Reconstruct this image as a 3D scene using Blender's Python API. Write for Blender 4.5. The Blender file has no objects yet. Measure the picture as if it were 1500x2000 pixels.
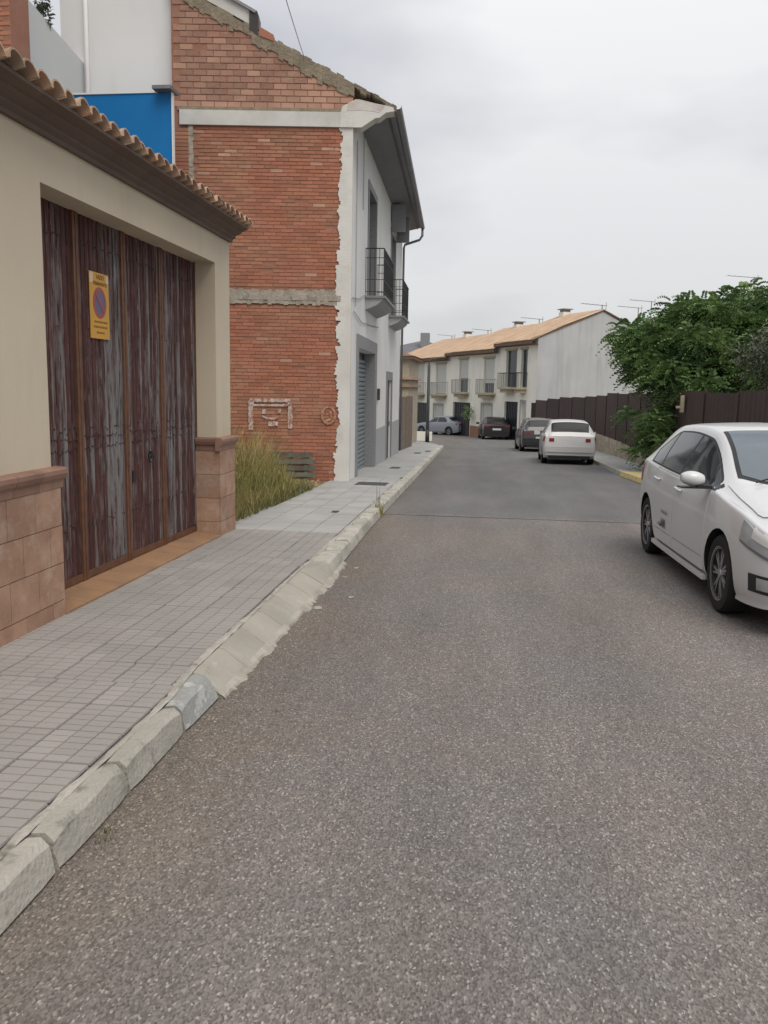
import bpy, bmesh, math, random
import numpy as np
from mathutils import Vector, Matrix
random.seed(7); RNG = np.random.default_rng(7)
scene = bpy.context.scene
COL = scene.collection
R = math.radians

# ------------------------------------------------------------------ camera
cam = bpy.data.cameras.new('camera'); camo = bpy.data.objects.new('camera', cam); COL.objects.link(camo)
cam.sensor_fit = 'VERTICAL'; cam.sensor_height = 36.0; cam.lens = 29.7
cam.clip_start = 0.05; cam.clip_end = 2000
camo.matrix_world = Matrix.Translation((0, 0, 1.68)) @ Matrix.Rotation(R(6.9), 4, 'Z') @ Matrix.Rotation(R(90 - 8.38), 4, 'X') @ Matrix.Rotation(R(1.03), 4, 'Z')
scene.camera = camo

# ------------------------------------------------------------------ sky and sun (overcast)
world = bpy.data.worlds.new('World'); scene.world = world; world.use_nodes = True
nt = world.node_tree; nt.nodes.clear()
def wn(t, **k):
    n = nt.nodes.new(t)
    for a, b in k.items(): setattr(n, a, b)
    return n
SUN_EL, SUN_ROT = 56, 150          # sun high, behind the camera and to its right
sky = wn('ShaderNodeTexSky', sky_type='NISHITA', sun_disc=False, sun_elevation=R(SUN_EL), sun_rotation=R(SUN_ROT))
tc = wn('ShaderNodeTexCoord'); mp = wn('ShaderNodeMapping'); mp.inputs['Scale'].default_value = (1.0, 1.0, 2.6); mp.inputs['Location'].default_value = (0.35, 0.1, 0.25)
nz = wn('ShaderNodeTexNoise'); nz.inputs['Scale'].default_value = 1.35; nz.inputs['Detail'].default_value = 5; nz.inputs['Roughness'].default_value = 0.48
ramp = wn('ShaderNodeValToRGB'); e = ramp.color_ramp.elements
e[0].position = 0.40; e[0].color = (0.56, 0.575, 0.63, 1); e[1].position = 0.61; e[1].color = (1.06, 1.065, 1.07, 1)
sx = wn('ShaderNodeSeparateXYZ')
gr = wn('ShaderNodeMath', operation='MULTIPLY_ADD', use_clamp=False); gr.inputs[1].default_value = 5.2; gr.inputs[2].default_value = 4.95
cl = wn('ShaderNodeMath', operation='MAXIMUM'); cl.inputs[1].default_value = 0.0
sc_ = wn('ShaderNodeVectorMath', operation='SCALE')
mx = wn('ShaderNodeMixRGB'); mx.inputs[0].default_value = 0.93
bg = wn('ShaderNodeBackground'); bg.inputs['Strength'].default_value = 0.1
out = wn('ShaderNodeOutputWorld')
L = nt.links.new
L(tc.outputs['Generated'], mp.inputs['Vector']); L(mp.outputs[0], nz.inputs['Vector']); L(nz.outputs['Fac'], ramp.inputs[0])
L(tc.outputs['Generated'], sx.inputs[0]); L(sx.outputs['Z'], cl.inputs[0]); L(cl.outputs[0], gr.inputs[0])
L(ramp.outputs['Color'], sc_.inputs[0]); L(gr.outputs[0], sc_.inputs['Scale'])
L(sky.outputs[0], mx.inputs[1]); L(sc_.outputs[0], mx.inputs[2]); L(mx.outputs[0], bg.inputs[0]); L(bg.outputs[0], out.inputs[0])
sun = bpy.data.lights.new('sun', 'SUN'); suno = bpy.data.objects.new('sun', sun); COL.objects.link(suno)
sun.energy = 1.5; sun.angle = R(40); sun.color = (1.0, 0.94, 0.86)
az = R(SUN_ROT)
sdir = Vector((math.sin(az) * math.cos(R(SUN_EL)), math.cos(az) * math.cos(R(SUN_EL)), math.sin(R(SUN_EL))))
suno.rotation_euler = sdir.to_track_quat('Z', 'Y').to_euler(); suno.location = (10, -15, 25)
vs = scene.view_settings; vs.view_transform = 'Standard'; vs.look = 'None'; vs.gamma = 1; vs.exposure = 0.38; vs.use_curve_mapping = False

# ------------------------------------------------------------------ materials
def mat(name, c1, c2=None, scale=3.0, rough=0.85, bump=0.0, bscale=60.0, rand=0.0, spec=0.3, metal=0.0,
        stain=None, sstretch=(1, 1, 1), sscale=1.5, samt=0.5, sth=(0.5, 0.7), fine=0.0, fscale=120.0, detail=6):
    """noise-mottled principled material in world-space coordinates"""
    m = bpy.data.materials.new(name); m.use_nodes = True; t = m.node_tree; n = t.nodes; l = t.links.new
    p = n['Principled BSDF']; p.inputs['Roughness'].default_value = rough; p.inputs['Metallic'].default_value = metal
    p.inputs['Specular IOR Level'].default_value = spec
    g = n.new('ShaderNodeNewGeometry'); pos = g.outputs['Position']
    c2 = c2 or tuple(v * 0.8 for v in c1)
    a = n.new('ShaderNodeTexNoise'); a.inputs['Scale'].default_value = scale; a.inputs['Detail'].default_value = detail; l(pos, a.inputs['Vector'])
    r = n.new('ShaderNodeValToRGB'); r.color_ramp.elements[0].position = 0.35; r.color_ramp.elements[1].position = 0.65
    r.color_ramp.elements[0].color = (*c1, 1); r.color_ramp.elements[1].color = (*c2, 1); l(a.outputs['Fac'], r.inputs[0]); c = r.outputs[0]
    def mul(col, fac_socket, lo, hi):
        mr = n.new('ShaderNodeMapRange'); mr.inputs['To Min'].default_value = lo; mr.inputs['To Max'].default_value = hi; l(fac_socket, mr.inputs['Value'])
        v = n.new('ShaderNodeVectorMath'); v.operation = 'SCALE'; l(col, v.inputs[0]); l(mr.outputs[0], v.inputs['Scale']); return v.outputs[0]
    if stain:
        mpn = n.new('ShaderNodeMapping'); mpn.inputs['Scale'].default_value = sstretch; l(pos, mpn.inputs['Vector'])
        b = n.new('ShaderNodeTexNoise'); b.inputs['Scale'].default_value = sscale; b.inputs['Detail'].default_value = 8; b.inputs['Roughness'].default_value = 0.65; l(mpn.outputs[0], b.inputs['Vector'])
        mr = n.new('ShaderNodeMapRange'); mr.inputs['From Min'].default_value = sth[0]; mr.inputs['From Max'].default_value = sth[1]; mr.inputs['To Max'].default_value = samt; l(b.outputs['Fac'], mr.inputs['Value'])
        x = n.new('ShaderNodeMixRGB'); l(mr.outputs[0], x.inputs[0]); l(c, x.inputs[1]); x.inputs[2].default_value = (*stain, 1); c = x.outputs[0]
    if fine:
        f = n.new('ShaderNodeTexNoise'); f.inputs['Scale'].default_value = fscale; f.inputs['Detail'].default_value = 3; l(pos, f.inputs['Vector'])
        c = mul(c, f.outputs['Fac'], 1 - fine, 1 + fine)
    if rand:
        at = n.new('ShaderNodeAttribute'); at.attribute_name = 'rnd'; oi = n.new('ShaderNodeObjectInfo')
        ad = n.new('ShaderNodeMath'); ad.operation = 'ADD'; l(at.outputs['Fac'], ad.inputs[0]); l(oi.outputs['Random'], ad.inputs[1])
        fr = n.new('ShaderNodeMath'); fr.operation = 'FRACT'; l(ad.outputs[0], fr.inputs[0])
        c = mul(c, fr.outputs[0], 1 - rand, 1 + rand)
    l(c, p.inputs['Base Color'])
    if bump:
        f = n.new('ShaderNodeTexNoise'); f.inputs['Scale'].default_value = bscale; f.inputs['Detail'].default_value = 4; l(pos, f.inputs['Vector'])
        bp = n.new('ShaderNodeBump'); bp.inputs['Strength'].default_value = bump; bp.inputs['Distance'].default_value = 0.02; l(f.outputs['Fac'], bp.inputs['Height']); l(bp.outputs[0], p.inputs['Normal'])
    m['c'] = c1
    return m

def asphalt(name, lo, hi, white, cell, tint, patch, grime=.5):
    m = bpy.data.materials.new(name); m.use_nodes = True; t = m.node_tree; n = t.nodes; l = t.links.new
    p = n['Principled BSDF']; p.inputs['Roughness'].default_value = 0.85; p.inputs['Specular IOR Level'].default_value = 0.25
    g = n.new('ShaderNodeNewGeometry'); pos = g.outputs['Position']
    st = n.new('ShaderNodeMapping'); st.inputs['Scale'].default_value = (1, .62, 1); l(pos, st.inputs['Vector']); posv = st.outputs[0]
    v = n.new('ShaderNodeTexVoronoi'); v.inputs['Scale'].default_value = cell; l(posv, v.inputs['Vector'])
    s = n.new('ShaderNodeSeparateColor'); l(v.outputs['Color'], s.inputs[0])
    r = n.new('ShaderNodeValToRGB'); r.color_ramp.elements[0].color = (*lo, 1); r.color_ramp.elements[1].color = (*hi, 1)
    r.color_ramp.elements[1].position = 0.93
    w = r.color_ramp.elements.new(0.985); w.color = (*white, 1)
    l(s.outputs[0], r.inputs[0])
    v2 = n.new('ShaderNodeTexVoronoi'); v2.inputs['Scale'].default_value = cell * 0.55; l(posv, v2.inputs['Vector'])
    s2 = n.new('ShaderNodeSeparateColor'); l(v2.outputs['Color'], s2.inputs[0])
    m2 = n.new('ShaderNodeMapRange'); m2.inputs['From Min'].default_value = .955; m2.inputs['From Max'].default_value = .995; m2.inputs['To Max'].default_value = .45; l(s2.outputs[1], m2.inputs['Value'])
    x0 = n.new('ShaderNodeMixRGB'); l(m2.outputs[0], x0.inputs[0]); l(r.outputs[0], x0.inputs[1]); x0.inputs[2].default_value = (*white, 1)
    a = n.new('ShaderNodeTexNoise'); a.inputs['Scale'].default_value = 0.55; a.inputs['Detail'].default_value = 7; a.inputs['Roughness'].default_value = .6; l(pos, a.inputs['Vector'])
    mr = n.new('ShaderNodeMapRange'); mr.inputs['From Min'].default_value = .38; mr.inputs['From Max'].default_value = .62; mr.inputs['To Max'].default_value = 1; l(a.outputs['Fac'], mr.inputs['Value'])
    x = n.new('ShaderNodeMixRGB'); x.blend_type = 'MULTIPLY'; x.inputs[0].default_value = 1; l(x0.outputs[0], x.inputs[1])
    tm = n.new('ShaderNodeMixRGB'); tm.inputs[1].default_value = (*tint, 1); tm.inputs[2].default_value = (*patch, 1); l(mr.outputs[0], tm.inputs[0]); l(tm.outputs[0], x.inputs[2])
    stw = n.new('ShaderNodeMapping'); stw.inputs['Scale'].default_value = (.85, .16, 1); l(pos, stw.inputs['Vector'])
    a2 = n.new('ShaderNodeTexNoise'); a2.inputs['Scale'].default_value = 1.6; a2.inputs['Detail'].default_value = 8; a2.inputs['Roughness'].default_value = .62; l(stw.outputs[0], a2.inputs['Vector'])
    mr2 = n.new('ShaderNodeMapRange'); mr2.inputs['From Min'].default_value = .3; mr2.inputs['From Max'].default_value = .7; mr2.inputs['To Min'].default_value = .86; mr2.inputs['To Max'].default_value = 1.18; l(a2.outputs['Fac'], mr2.inputs['Value'])
    sc2 = n.new('ShaderNodeVectorMath'); sc2.operation = 'SCALE'; l(x.outputs[0], sc2.inputs[0]); l(mr2.outputs[0], sc2.inputs['Scale'])
    # brownish grime gathered along the kerb on the left
    sp = n.new('ShaderNodeSeparateXYZ'); l(pos, sp.inputs[0])
    gn = n.new('ShaderNodeTexNoise'); gn.inputs['Scale'].default_value = 3.2; gn.inputs['Detail'].default_value = 8; gn.inputs['Roughness'].default_value = .7; l(pos, gn.inputs['Vector'])
    ga = n.new('ShaderNodeMath'); ga.operation = 'MULTIPLY_ADD'; ga.inputs[1].default_value = 1.1; l(gn.outputs['Fac'], ga.inputs[0]); l(sp.outputs[0], ga.inputs[2])
    gm = n.new('ShaderNodeMapRange'); gm.inputs['From Min'].default_value = -.92; gm.inputs['From Max'].default_value = -.15; gm.inputs['To Min'].default_value = grime; gm.inputs['To Max'].default_value = 0; l(ga.outputs[0], gm.inputs['Value'])
    gx = n.new('ShaderNodeMixRGB'); gx.blend_type = 'MULTIPLY'; l(gm.outputs[0], gx.inputs[0]); l(sc2.outputs[0], gx.inputs[1]); gx.inputs[2].default_value = (.92, .80, .62, 1)
    l(gx.outputs[0], p.inputs['Base Color'])
    bp = n.new('ShaderNodeBump'); bp.inputs['Strength'].default_value = 0.55; bp.inputs['Distance'].default_value = 0.006; l(v.outputs['Distance'], bp.inputs['Height']); l(bp.outputs[0], p.inputs['Normal'])
    return m

M = {}
M['asphalt'] = asphalt('old asphalt', (.107, .099, .095), (.222, .206, .196), (.36, .34, .315), 150, (1.04, .98, .935), (.97, .968, .975))
M['asphalt2'] = asphalt('newer asphalt', (.12, .119, .12), (.175, .174, .176), (.24, .24, .24), 130, (1.02, .99, .97), (.92, .91, .9), .4)
M['earth'] = mat('earth', (.28, .21, .14), (.2, .15, .1), 2.5, bump=.5, bscale=25, fine=.3)
M['tile'] = mat('grey paving', (.345, .322, .298), (.30, .282, .265), 1.3, rough=.8, bump=.15, bscale=120, rand=.06, stain=(.36, .335, .305), sscale=1.1, samt=.6, fine=.13, fscale=160)
M['grout'] = mat('pavement bed', (.30, .282, .262), (.25, .236, .22), 4, bump=.3)
M['concrete'] = mat('pale pavement', (.37, .368, .355), (.32, .318, .308), 1.2, bump=.1, stain=(.22, .22, .21), sscale=1.3, samt=.4, fine=.08)
M['concrete_tile'] = mat('pale paving slab', (.385, .38, .365), (.335, .33, .32), 1.5, bump=.1, rand=.06, stain=(.27, .265, .25), sscale=1.6, samt=.4, fine=.1)
M['kerb'] = mat('kerb stone', (.43, .405, .355), (.36, .34, .295), 4, bump=.45, bscale=45, rand=.08, stain=(.15, .135, .11), sscale=8, samt=.8, sth=(.54, .68), fine=.14, fscale=90)
M['kerb_drop'] = mat('beige lowered kerb', (.36, .335, .282), (.31, .29, .247), 3, bump=.3, bscale=50, rand=.1, stain=(.44, .41, .36), sscale=3.5, samt=.6, sth=(.55, .7), fine=.1)
M['kerb_grey'] = mat('grey painted kerb', (.35, .35, .33), (.24, .242, .235), 7, bump=.3, bscale=60, stain=(.52, .52, .49), sscale=7, samt=.8, sth=(.5, .6))
M['kerb_pale'] = mat('pale worn kerb', (.47, .45, .395), (.37, .352, .30), 3.5, bump=.45, bscale=40, rand=.1, stain=(.2, .19, .16), sscale=4, samt=.7, sth=(.56, .7), fine=.12)
M['mortar'] = mat('crumbled mortar', (.42, .39, .33), (.29, .27, .23), 6, bump=.6, bscale=30, fine=.2)
M['cream'] = mat('cream render', (.60, .52, .395), (.56, .48, .365), .8, bump=.16, bscale=130, stain=(.44, .375, .285), sstretch=(1, 1, .22), sscale=1.7, samt=.5, sth=(.5, .78), fine=.04, fscale=60)
M['terracotta'] = mat('terracotta plinth tile', (.395, .24, .165), (.31, .185, .125), 6, rough=.65, bump=.2, bscale=30, rand=.12, stain=(.45, .33, .25), sscale=4, samt=.8, sth=(.48, .66), fine=.12, fscale=70)
M['terra_joint'] = mat('plinth joint', (.27, .19, .14), (.22, .155, .115), 5)
M['terra_trim'] = mat('terracotta moulding', (.30, .175, .125), (.24, .14, .105), 6, rough=.6, rand=.15, fine=.1)
M['threshold'] = mat('terracotta threshold', (.36, .21, .115), (.30, .175, .1), 4, rough=.65, rand=.08, stain=(.22, .14, .09), sscale=3, samt=.5, fine=.08)
M['cornice'] = mat('brown cornice', (.15, .105, .082), (.125, .088, .07), 3, rough=.7, fine=.1)
M['rooftile'] = mat('clay roof tile', (.46, .28, .19), (.36, .24, .165), 9, rough=.85, bump=.2, rand=.3, stain=(.27, .235, .17), sscale=6, samt=.7, sth=(.48, .62), fine=.15)
M['roof_mortar'] = mat('roof mortar', (.36, .29, .22), (.28, .23, .18), 6, bump=.3)
def plank_mat():
    m = mat('weathered maroon plank', (.088, .036, .031), (.062, .027, .025), 7, rough=.8, rand=.2)
    t = m.node_tree; n = t.nodes; l = t.links.new; p = n['Principled BSDF']
    old = p.inputs['Base Color'].links[0].from_socket
    g = n.new('ShaderNodeNewGeometry')
    def streak(sc, scl, lo, hi, amt, col, cin, extra=None):
        mp = n.new('ShaderNodeMapping'); mp.inputs['Scale'].default_value = sc; l(g.outputs['Position'], mp.inputs['Vector'])
        a = n.new('ShaderNodeTexNoise'); a.inputs['Scale'].default_value = scl; a.inputs['Detail'].default_value = 8; a.inputs['Roughness'].default_value = .7; l(mp.outputs[0], a.inputs['Vector'])
        oi = n.new('ShaderNodeObjectInfo')
        ad = n.new('ShaderNodeMath'); ad.operation = 'MULTIPLY_ADD'; ad.inputs[1].default_value = .16; l(oi.outputs['Random'], ad.inputs[0]); l(a.outputs['Fac'], ad.inputs[2])
        if extra is not None:
            ex = n.new('ShaderNodeMath'); ex.operation = 'ADD'; l(ad.outputs[0], ex.inputs[0]); l(extra, ex.inputs[1]); ad = ex
        mr = n.new('ShaderNodeMapRange'); mr.inputs['From Min'].default_value = lo; mr.inputs['From Max'].default_value = hi; mr.inputs['To Max'].default_value = amt; l(ad.outputs[0], mr.inputs['Value'])
        x = n.new('ShaderNodeMixRGB'); l(mr.outputs[0], x.inputs[0]); l(cin, x.inputs[1]); x.inputs[2].default_value = (*col, 1); return x.outputs[0]
    sz = n.new('ShaderNodeSeparateXYZ'); l(g.outputs['Position'], sz.inputs[0])
    zt = n.new('ShaderNodeMapRange'); zt.inputs['From Min'].default_value = 2.75; zt.inputs['From Max'].default_value = 1.9; zt.inputs['To Min'].default_value = -.12; zt.inputs['To Max'].default_value = .0; l(sz.outputs[2], zt.inputs['Value'])
    zl = n.new('ShaderNodeMapRange'); zl.inputs['From Min'].default_value = .5; zl.inputs['From Max'].default_value = 1.1; zl.inputs['To Min'].default_value = -.05; zl.inputs['To Max'].default_value = .0; l(sz.outputs[2], zl.inputs['Value'])
    za = n.new('ShaderNodeMath'); za.operation = 'ADD'; l(zt.outputs[0], za.inputs[0]); l(zl.outputs[0], za.inputs[1])
    c = streak((2, 8, .8), 1.5, .555, .66, .85, (.225, .228, .22), old, za.outputs[0])
    c = streak((3, 30, 1.6), 2.2, .58, .68, .6, (.23, .205, .205), c)
    c = streak((3, 40, 1.2), 2.0, .64, .72, .8, (.02, .014, .014), c)
    l(c, p.inputs['Base Color'])
    return m
M['plank'] = plank_mat()
M['rust'] = mat('rusty brown steel', (.16, .075, .042), (.115, .055, .034), 12, rough=.6, stain=(.19, .09, .045), sscale=9, samt=.6)
M['iron'] = mat('black iron', (.02, .02, .022), (.03, .028, .028), 12, rough=.5, spec=.4)
M['brick'] = mat('red brick', (.40, .165, .102), (.335, .14, .096), 1.1, rough=.9, bump=.3, bscale=60, rand=.15, stain=(.41, .225, .135), sscale=1.1, samt=.75, sth=(.42, .66), fine=.14, fscale=70)
M['brick_pale'] = mat('pale hollow brick', (.48, .285, .205), (.42, .245, .175), 3, rough=.9, bump=.2, rand=.14, fine=.1)
M['brick_dull'] = mat('dull smeared brick', (.35, .19, .14), (.31, .165, .12), 1.5, rough=.9, bump=.4, bscale=40, rand=.14, stain=(.36, .235, .17), sscale=3, samt=.7, sth=(.42, .62), fine=.16, fscale=60)
M['brick_mortar'] = mat('brick mortar', (.335, .165, .115), (.29, .145, .10), 3, rough=.95, bump=.4, bscale=50, stain=(.33, .24, .18), sscale=1.2, samt=.5)
M['grey_mortar'] = mat('rough grey mortar', (.42, .38, .31), (.30, .27, .22), 5, bump=.8, bscale=18, stain=(.20, .18, .15), sscale=6, samt=.7, sth=(.52, .66), fine=.2)
M['moss'] = mat('mossy mortar', (.30, .25, .18), (.25, .205, .15), 5, bump=.9, bscale=22, stain=(.17, .15, .115), sscale=6, samt=.6, fine=.25, fscale=40)
M['beam'] = mat('painted concrete beam', (.62, .61, .57), (.55, .54, .50), 3, bump=.15, stain=(.45, .44, .40), sscale=2, samt=.5, fine=.04)
M['white'] = mat('white facade', (.75, .74, .715), (.70, .69, .67), 1.2, bump=.08, bscale=90, stain=(.52, .52, .50), sstretch=(1, 1, .25), sscale=2.2, samt=.5, sth=(.5, .75), fine=.03)
M['plaster_edge'] = mat('broken white plaster', (.70, .685, .64), (.63, .61, .56), 2, bump=.35, bscale=40, stain=(.48, .45, .39), sscale=2.5, samt=.5)
M['pinkplaster'] = mat('patched plaster', (.52, .46, .42), (.62, .59, .55), 4, bump=.5, bscale=30)
M['offwhite'] = mat('pale grey render', (.74, .745, .735), (.70, .705, .70), .6, fine=.02, stain=(.5, .5, .5), sstretch=(1, 1, .2), sscale=1, samt=.3)
M['greywall'] = mat('pale blue grey wall', (.58, .60, .595), (.55, .57, .565), .7, fine=.02)
M['blue'] = mat('blue sheet', (.004, .16, .43), (.004, .15, .41), .6, rough=.55, fine=.02)
M['pvc'] = mat('white pipe', (.78, .77, .76), (.74, .73, .72), 3, rough=.5)
M['greystone'] = mat('grey granite surround', (.27, .27, .275), (.22, .22, .225), 25, rough=.6, fine=.12)
M['shutter'] = mat('grey blue shutter', (.24, .275, .295), (.21, .245, .26), 4, rough=.5)
M['soffit'] = mat('dark grey eave', (.235, .235, .245), (.205, .205, .215), 2, rough=.7)
M['metalgrey'] = mat('grey zinc', (.22, .22, .235), (.18, .18, .19), 4, rough=.45, metal=.4)
M['dado'] = mat('grey dado', (.40, .40, .41), (.36, .36, .365), 14, fine=.1)
M['dark'] = mat('dark opening', (.022, .022, .024), (.03, .03, .032), 3, rough=.4)
M['glass'] = mat('window glass', (.03, .036, .042), (.025, .03, .034), 1, rough=.06, spec=.6)
M['darkwood'] = mat('dark door', (.06, .052, .05), (.045, .04, .038), 8, rough=.5)
M['plank_old'] = mat('old fence board', (.24, .185, .14), (.17, .135, .105), 6, rand=.25, stain=(.12, .1, .08), sstretch=(3, 3, .3), sscale=3, samt=.6)
M['stone_beige'] = mat('beige block wall', (.42, .365, .28), (.36, .31, .24), 4, bump=.4, bscale=20, rand=.15, stain=(.28, .24, .18), sscale=2, samt=.5)
M['sheet'] = mat('brown metal sheet', (.075, .05, .045), (.062, .043, .040), 1.5, rough=.6, rand=.2, stain=(.075, .046, .04), sscale=1, samt=.4)
M['yellow'] = mat('worn yellow paint', (.60, .45, .13), (.5, .42, .22), 8, stain=(.36, .33, .27), sscale=5, samt=.9, sth=(.5, .62))
M['terr_white'] = mat('terrace white', (.86, .835, .735), (.82, .80, .70), .8, stain=(.55, .54, .48), sstretch=(1, 1, .3), sscale=1.2, samt=.4, fine=.03)
M['terr_grey'] = mat('grey render gable', (.50, .50, .50), (.45, .45, .45), .7, stain=(.34, .33, .32), sstretch=(1.6, 1.6, .12), sscale=1.6, samt=.7, sth=(.5, .72), fine=.06)
M['terr_roof'] = mat('terrace tile', (.50, .36, .25), (.42, .295, .205), 1.3, rand=.1, stain=(.36, .25, .16), sscale=2, samt=.5, fine=.2, fscale=9)
M['eave_brown'] = mat('brown eave', (.20, .125, .085), (.155, .10, .072), 3)
M['blind'] = mat('pale blind', (.6, .6, .56), (.56, .56, .52), 5)
M['balc'] = mat('beige balcony', (.45, .39, .27), (.40, .35, .25), 3)
M['rail'] = mat('grey rail', (.30, .305, .31), (.27, .27, .28), 3, rough=.5)
M['garage_dark'] = mat('dark garage door', (.033, .035, .042), (.028, .03, .036), 3, rough=.45)
M['slate'] = mat('grey roof', (.16, .16, .175), (.13, .13, .145), 2, fine=.2, fscale=20)
M['redbrick_low'] = mat('brick base', (.33, .17, .11), (.28, .15, .10), 5, fine=.15)
def leafmat(name, c1, c2, rand=.4):
    m = mat(name, c1, c2, 1.6, rough=.5, rand=rand, spec=.35)
    return m
M['leaf'] = leafmat('green leaf', (.18, .27, .09), (.10, .18, .07), .42)
M['leaf_olive'] = leafmat('grey olive leaf', (.115, .13, .08), (.085, .10, .06))
M['bark'] = mat('bark', (.12, .09, .065), (.08, .06, .045), 14, bump=.5)
M['dry'] = mat('dry weeds', (.35, .27, .11), (.19, .20, .065), 2.2, rand=.45, rough=.9)
M['weed'] = mat('green weed', (.11, .14, .05), (.15, .14, .07), 5, rand=.4)
M['pallet'] = mat('grey green old timber', (.12, .115, .09), (.085, .085, .065), 9, rand=.25)
M['iron_cover'] = mat('cast iron cover', (.10, .10, .10), (.07, .07, .07), 30, rough=.6, bump=.4)
M['aluminium'] = mat('aerial metal', (.32, .33, .34), (.28, .29, .3), 3, rough=.4, metal=.3)
M['lampgrey'] = mat('dark lamp post', (.055, .055, .058), (.045, .045, .05), 5, rough=.45)
M['black'] = mat('black rubber', (.018, .018, .019), (.024, .024, .024), 9, rough=.8)
M['alloy'] = mat('alloy rim', (.42, .42, .43), (.36, .36, .37), 5, rough=.3, metal=.8)
def paint(name, c, coat=.6):
    m = mat(name, c, tuple(v * .96 for v in c), 1.0, rough=.35, spec=.5)
    m.node_tree.nodes['Principled BSDF'].inputs['Coat Weight'].default_value = coat
    m.node_tree.nodes['Principled BSDF'].inputs['Coat Roughness'].default_value = .06
    return m
M['carwhite'] = paint('white car paint', (.62, .625, .625))
M['carwhite2'] = paint('white car paint far', (.64, .63, .62))
M['cardark'] = paint('dark plum car paint', (.016, .012, .014))
M['cargrey'] = paint('dark grey car paint', (.03, .029, .031))
M['carsilver'] = paint('silver car paint', (.25, .27, .30))
M['red'] = mat('red lamp lens', (.30, .02, .02), (.25, .02, .02), 3, rough=.2, spec=.6)
M['lens'] = mat('clear lamp lens', (.40, .41, .42), (.30, .31, .32), 10, rough=.12, spec=.7)
M['amber'] = mat('amber lens', (.33, .13, .10), (.3, .12, .1), 3, rough=.25)
M['windscreen'] = mat('windscreen glass', (.12, .145, .165), (.10, .125, .145), 2.5, rough=.06, spec=.6)
M['plate'] = mat('number plate', (.62, .62, .6), (.58, .58, .56), 3, rough=.5)
M['trimblack'] = mat('black trim', (.022, .022, .024), (.028, .028, .03), 9, rough=.45)
M['sign_y'] = mat('faded orange sign', (.62, .33, .055), (.56, .30, .06), 5, rough=.5)
M['sign_pale'] = mat('pale sticker', (.68, .5, .36), (.64, .48, .34), 5, rough=.5)
M['sign_r'] = mat('faded red', (.36, .085, .06), (.32, .09, .07), 9, rough=.5)
M['sign_b'] = mat('faded blue', (.15, .12, .23), (.13, .11, .2), 9, rough=.5)
M['sign_t'] = mat('sign print', (.24, .12, .03), (.22, .11, .03), 9)
M['chalk'] = mat('white wall paint', (.60, .54, .50), (.47, .37, .32), 9, stain=(.37, .165, .105), sscale=11, samt=.95, sth=(.47, .58))
M['ochre'] = mat('ochre wall paint', (.48, .28, .17), (.42, .22, .135), 12, stain=(.37, .165, .105), sscale=12, samt=.95, sth=(.44, .56))
M['seam'] = mat('seam grit', (.24, .225, .205), (.17, .16, .15), 14)
M['terrain'] = mat('far ground', (.2, .18, .14), (.15, .15, .11), .3)

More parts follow.
